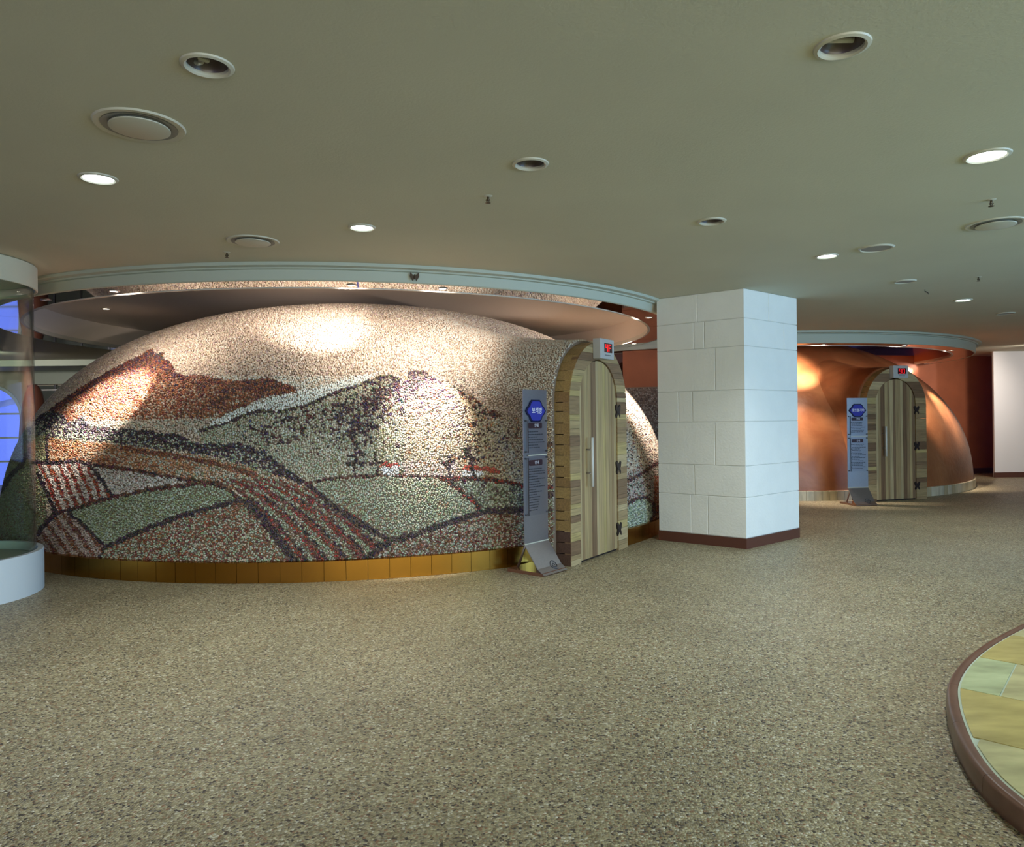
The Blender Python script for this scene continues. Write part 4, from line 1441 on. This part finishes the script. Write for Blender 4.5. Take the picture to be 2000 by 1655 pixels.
a_, b_ = Vector(lay(1061, 1128)), Vector(lay(1105, 1115))
notice(a_, math.atan2(b_.y - a_.y, b_.x - a_.x), '보석방', .062, 'bent steel notice stand with a blue plaque, left of the pebble dome door', 3)
a_, b_ = Vector(lay(1673, 989.5)), Vector(lay(1714, 988))
notice(a_, math.atan2(b_.y - a_.y, b_.x - a_.x), '황토불가마', .052, 'bent steel notice stand with a blue plaque, left of the clay dome door', 5)

# ------------------------------------------------------------------ glass tube on its white drum, far left
TC = (-4.70, 5.82)
tb = thing('glass_tube', 'tall clear glass tube standing in a white drum, cut by the left edge', 'glass tube', (*TC, 0))
lathe('drum', [(.69, .0), (.745, .0), (.745, .335), (.742, .342), (.70, .342), (.697, .335), (.697, .27), (.0, .27)], M['drum'], tb, seg=96)
lathe('drum_floor', [(.0, .272), (.697, .272)], M['drum_in'], tb, seg=64)
lathe('glass_wall', [(.69, .272), (.69, 2.56), (.680, 2.56), (.680, .272)], M['glass'], tb, seg=128, close=True)
col_ = thing('ceiling_collar', 'white ceiling collar holding the glass tube', 'collar', (*TC, CEIL))
lathe('collar_band', [(.70, .0), (.72, -.01), (.72, -.20), (.712, -.205), (.70, -.2), (.70, .0)], M['ceiling'], col_, seg=96)
lathe('collar_cover', [(0, -.13), (.665, -.13)], plain('collar_inside', (.42, .55, .46), .5), col_, seg=64)

# ------------------------------------------------------------------ tiled platform, lower right
CZ = .09
curve = [(2.6, -1.2), (2.2, .0), (1.90, .9), (1.74, 1.6), (1.685, 2.0), (1.679, 2.397), (1.697, 2.606), (1.765, 2.834), (1.861, 3.056), (1.965, 3.26), (2.105, 3.49), (2.304, 3.732), (2.538, 3.965), (2.80, 4.19), (3.126, 4.44), (3.7, 4.86), (4.6, 5.5), (6.0, 6.4)]


def smooth(P, n=6):
    P = [Vector(p) for p in P]
    out = []
    for i in range(len(P) - 1):
        p0, p1, p2, p3 = P[max(i - 1, 0)], P[i], P[i + 1], P[min(i + 2, len(P) - 1)]
        for k in range(n):
            t = k / n
            out.append(.5 * ((2 * p1) + (p2 - p0) * t + (2 * p0 - 5 * p1 + 4 * p2 - p3) * t * t + (3 * p1 - p0 - 3 * p2 + p3) * t ** 3))
    out.append(P[-1])
    return out


cv = smooth(curve)


def offs(P, d):
    out = []
    for i, p in enumerate(P):
        t_ = (P[min(i + 1, len(P) - 1)] - P[max(i - 1, 0)]).normalized()
        out.append(p + Vector((t_.y, -t_.x)) * d)
    return out


plat = thing('tiled_platform', 'low platform of yellow sandstone tiles with a rounded brown stone curb', 'platform', (2.6, 3.0, 0))
po = Vector((2.6, 3.0))
prof = [(0, 0), (-.003, .03), (0, CZ - .016), (.005, CZ - .005), (.014, CZ), (.040, CZ), (.046, CZ - .004), (.046, 0)]
step = 12
for s0 in range(0, len(cv) - 1, step):
    seg_ = range(s0, min(s0 + step, len(cv) - 1) + 1)
    V = []
    for i in seg_:
        t_ = (cv[min(i + 1, len(cv) - 1)] - cv[max(i - 1, 0)]).normalized()
        nv = Vector((t_.y, -t_.x))
        sh = 0
        if i == seg_[0]:
            sh = .001
        if i == seg_[-1]:
            sh = -.001
        for d, z in prof:
            q_ = cv[i] + nv * d + t_ * sh - po
            V.append((q_.x, q_.y, z))
    k = len(prof)
    m_ = len(seg_)
    f = [[i * k + j, i * k + j + 1, (i + 1) * k + j + 1, (i + 1) * k + j] for i in range(m_ - 1) for j in range(k - 1)]
    f += [list(range(k)), [(m_ - 1) * k + j for j in range(k)][::-1]]
    o_ = mesh('curb_stone', V, f, M['curb'], plat, True)
    bm = bmesh.new()
    bm.from_mesh(o_.data)
    bmesh.ops.recalc_face_normals(bm, faces=bm.faces[:])
    bm.to_mesh(o_.data)
    bm.free()
    o_.data.set_sharp_from_angle(angle=.7)
inner = offs(cv, .046)
bed = [tuple(p - po) for p in inner] + [(6.2 - 2.6, -1.2 - 3.0)]
slab('tile_bed', bed[::-1], 0.0, CZ - .004, M['tile_joint'], plat)
innr = [p for p in offs(cv, .056)] + [Vector((6.2, -1.2))]
j1a, j1b = Vector(lay(1911, 1284, CZ)), Vector(lay(1995, 1299, CZ))
j2a = Vector(lay(1867, 1343, CZ))
tx = (j1b - j1a).normalized()
ty = Vector((-tx.y, tx.x))
depth = abs((j1a - j2a).dot(ty))
v0 = Vector(lay(1976, 1315, CZ))


def clip(poly, n_, c_):
    out = []
    for i in range(len(poly)):
        a, b2 = poly[i], poly[(i + 1) % len(poly)]
        da, db = a.dot(n_) - c_, b2.dot(n_) - c_
        if da >= 0:
            out.append(a)
        if (da > 0) != (db > 0) and abs(da - db) > 1e-9:
            out.append(a + (b2 - a) * (da / (da - db)))
    return out


g = .004
for r in range(-9, 6):
    for c in range(-5, 8):
        y0 = j1a.dot(ty) + r * depth
        x0 = v0.dot(tx) + (c + (.5 if r % 2 == 0 else 0)) * .62
        poly = innr
        for nn_, cc in ((tx, x0 + g), (-tx, -(x0 + .62 - g)), (ty, y0 + g), (-ty, -(y0 + depth - g))):
            poly = clip(poly, nn_, cc) if len(poly) > 2 else []
        if len(poly) < 3:
            continue
        ar = abs(sum(poly[i].cross(poly[(i + 1) % len(poly)]) if hasattr(poly[i], 'cross') else 0 for i in range(len(poly)))) / 2
        if ar < .002:
            continue
        slab('tile', [tuple(p - po) for p in poly][::-1], CZ - .01, CZ + .001 + random.uniform(0, .0008), random.choice(TILE), plat)
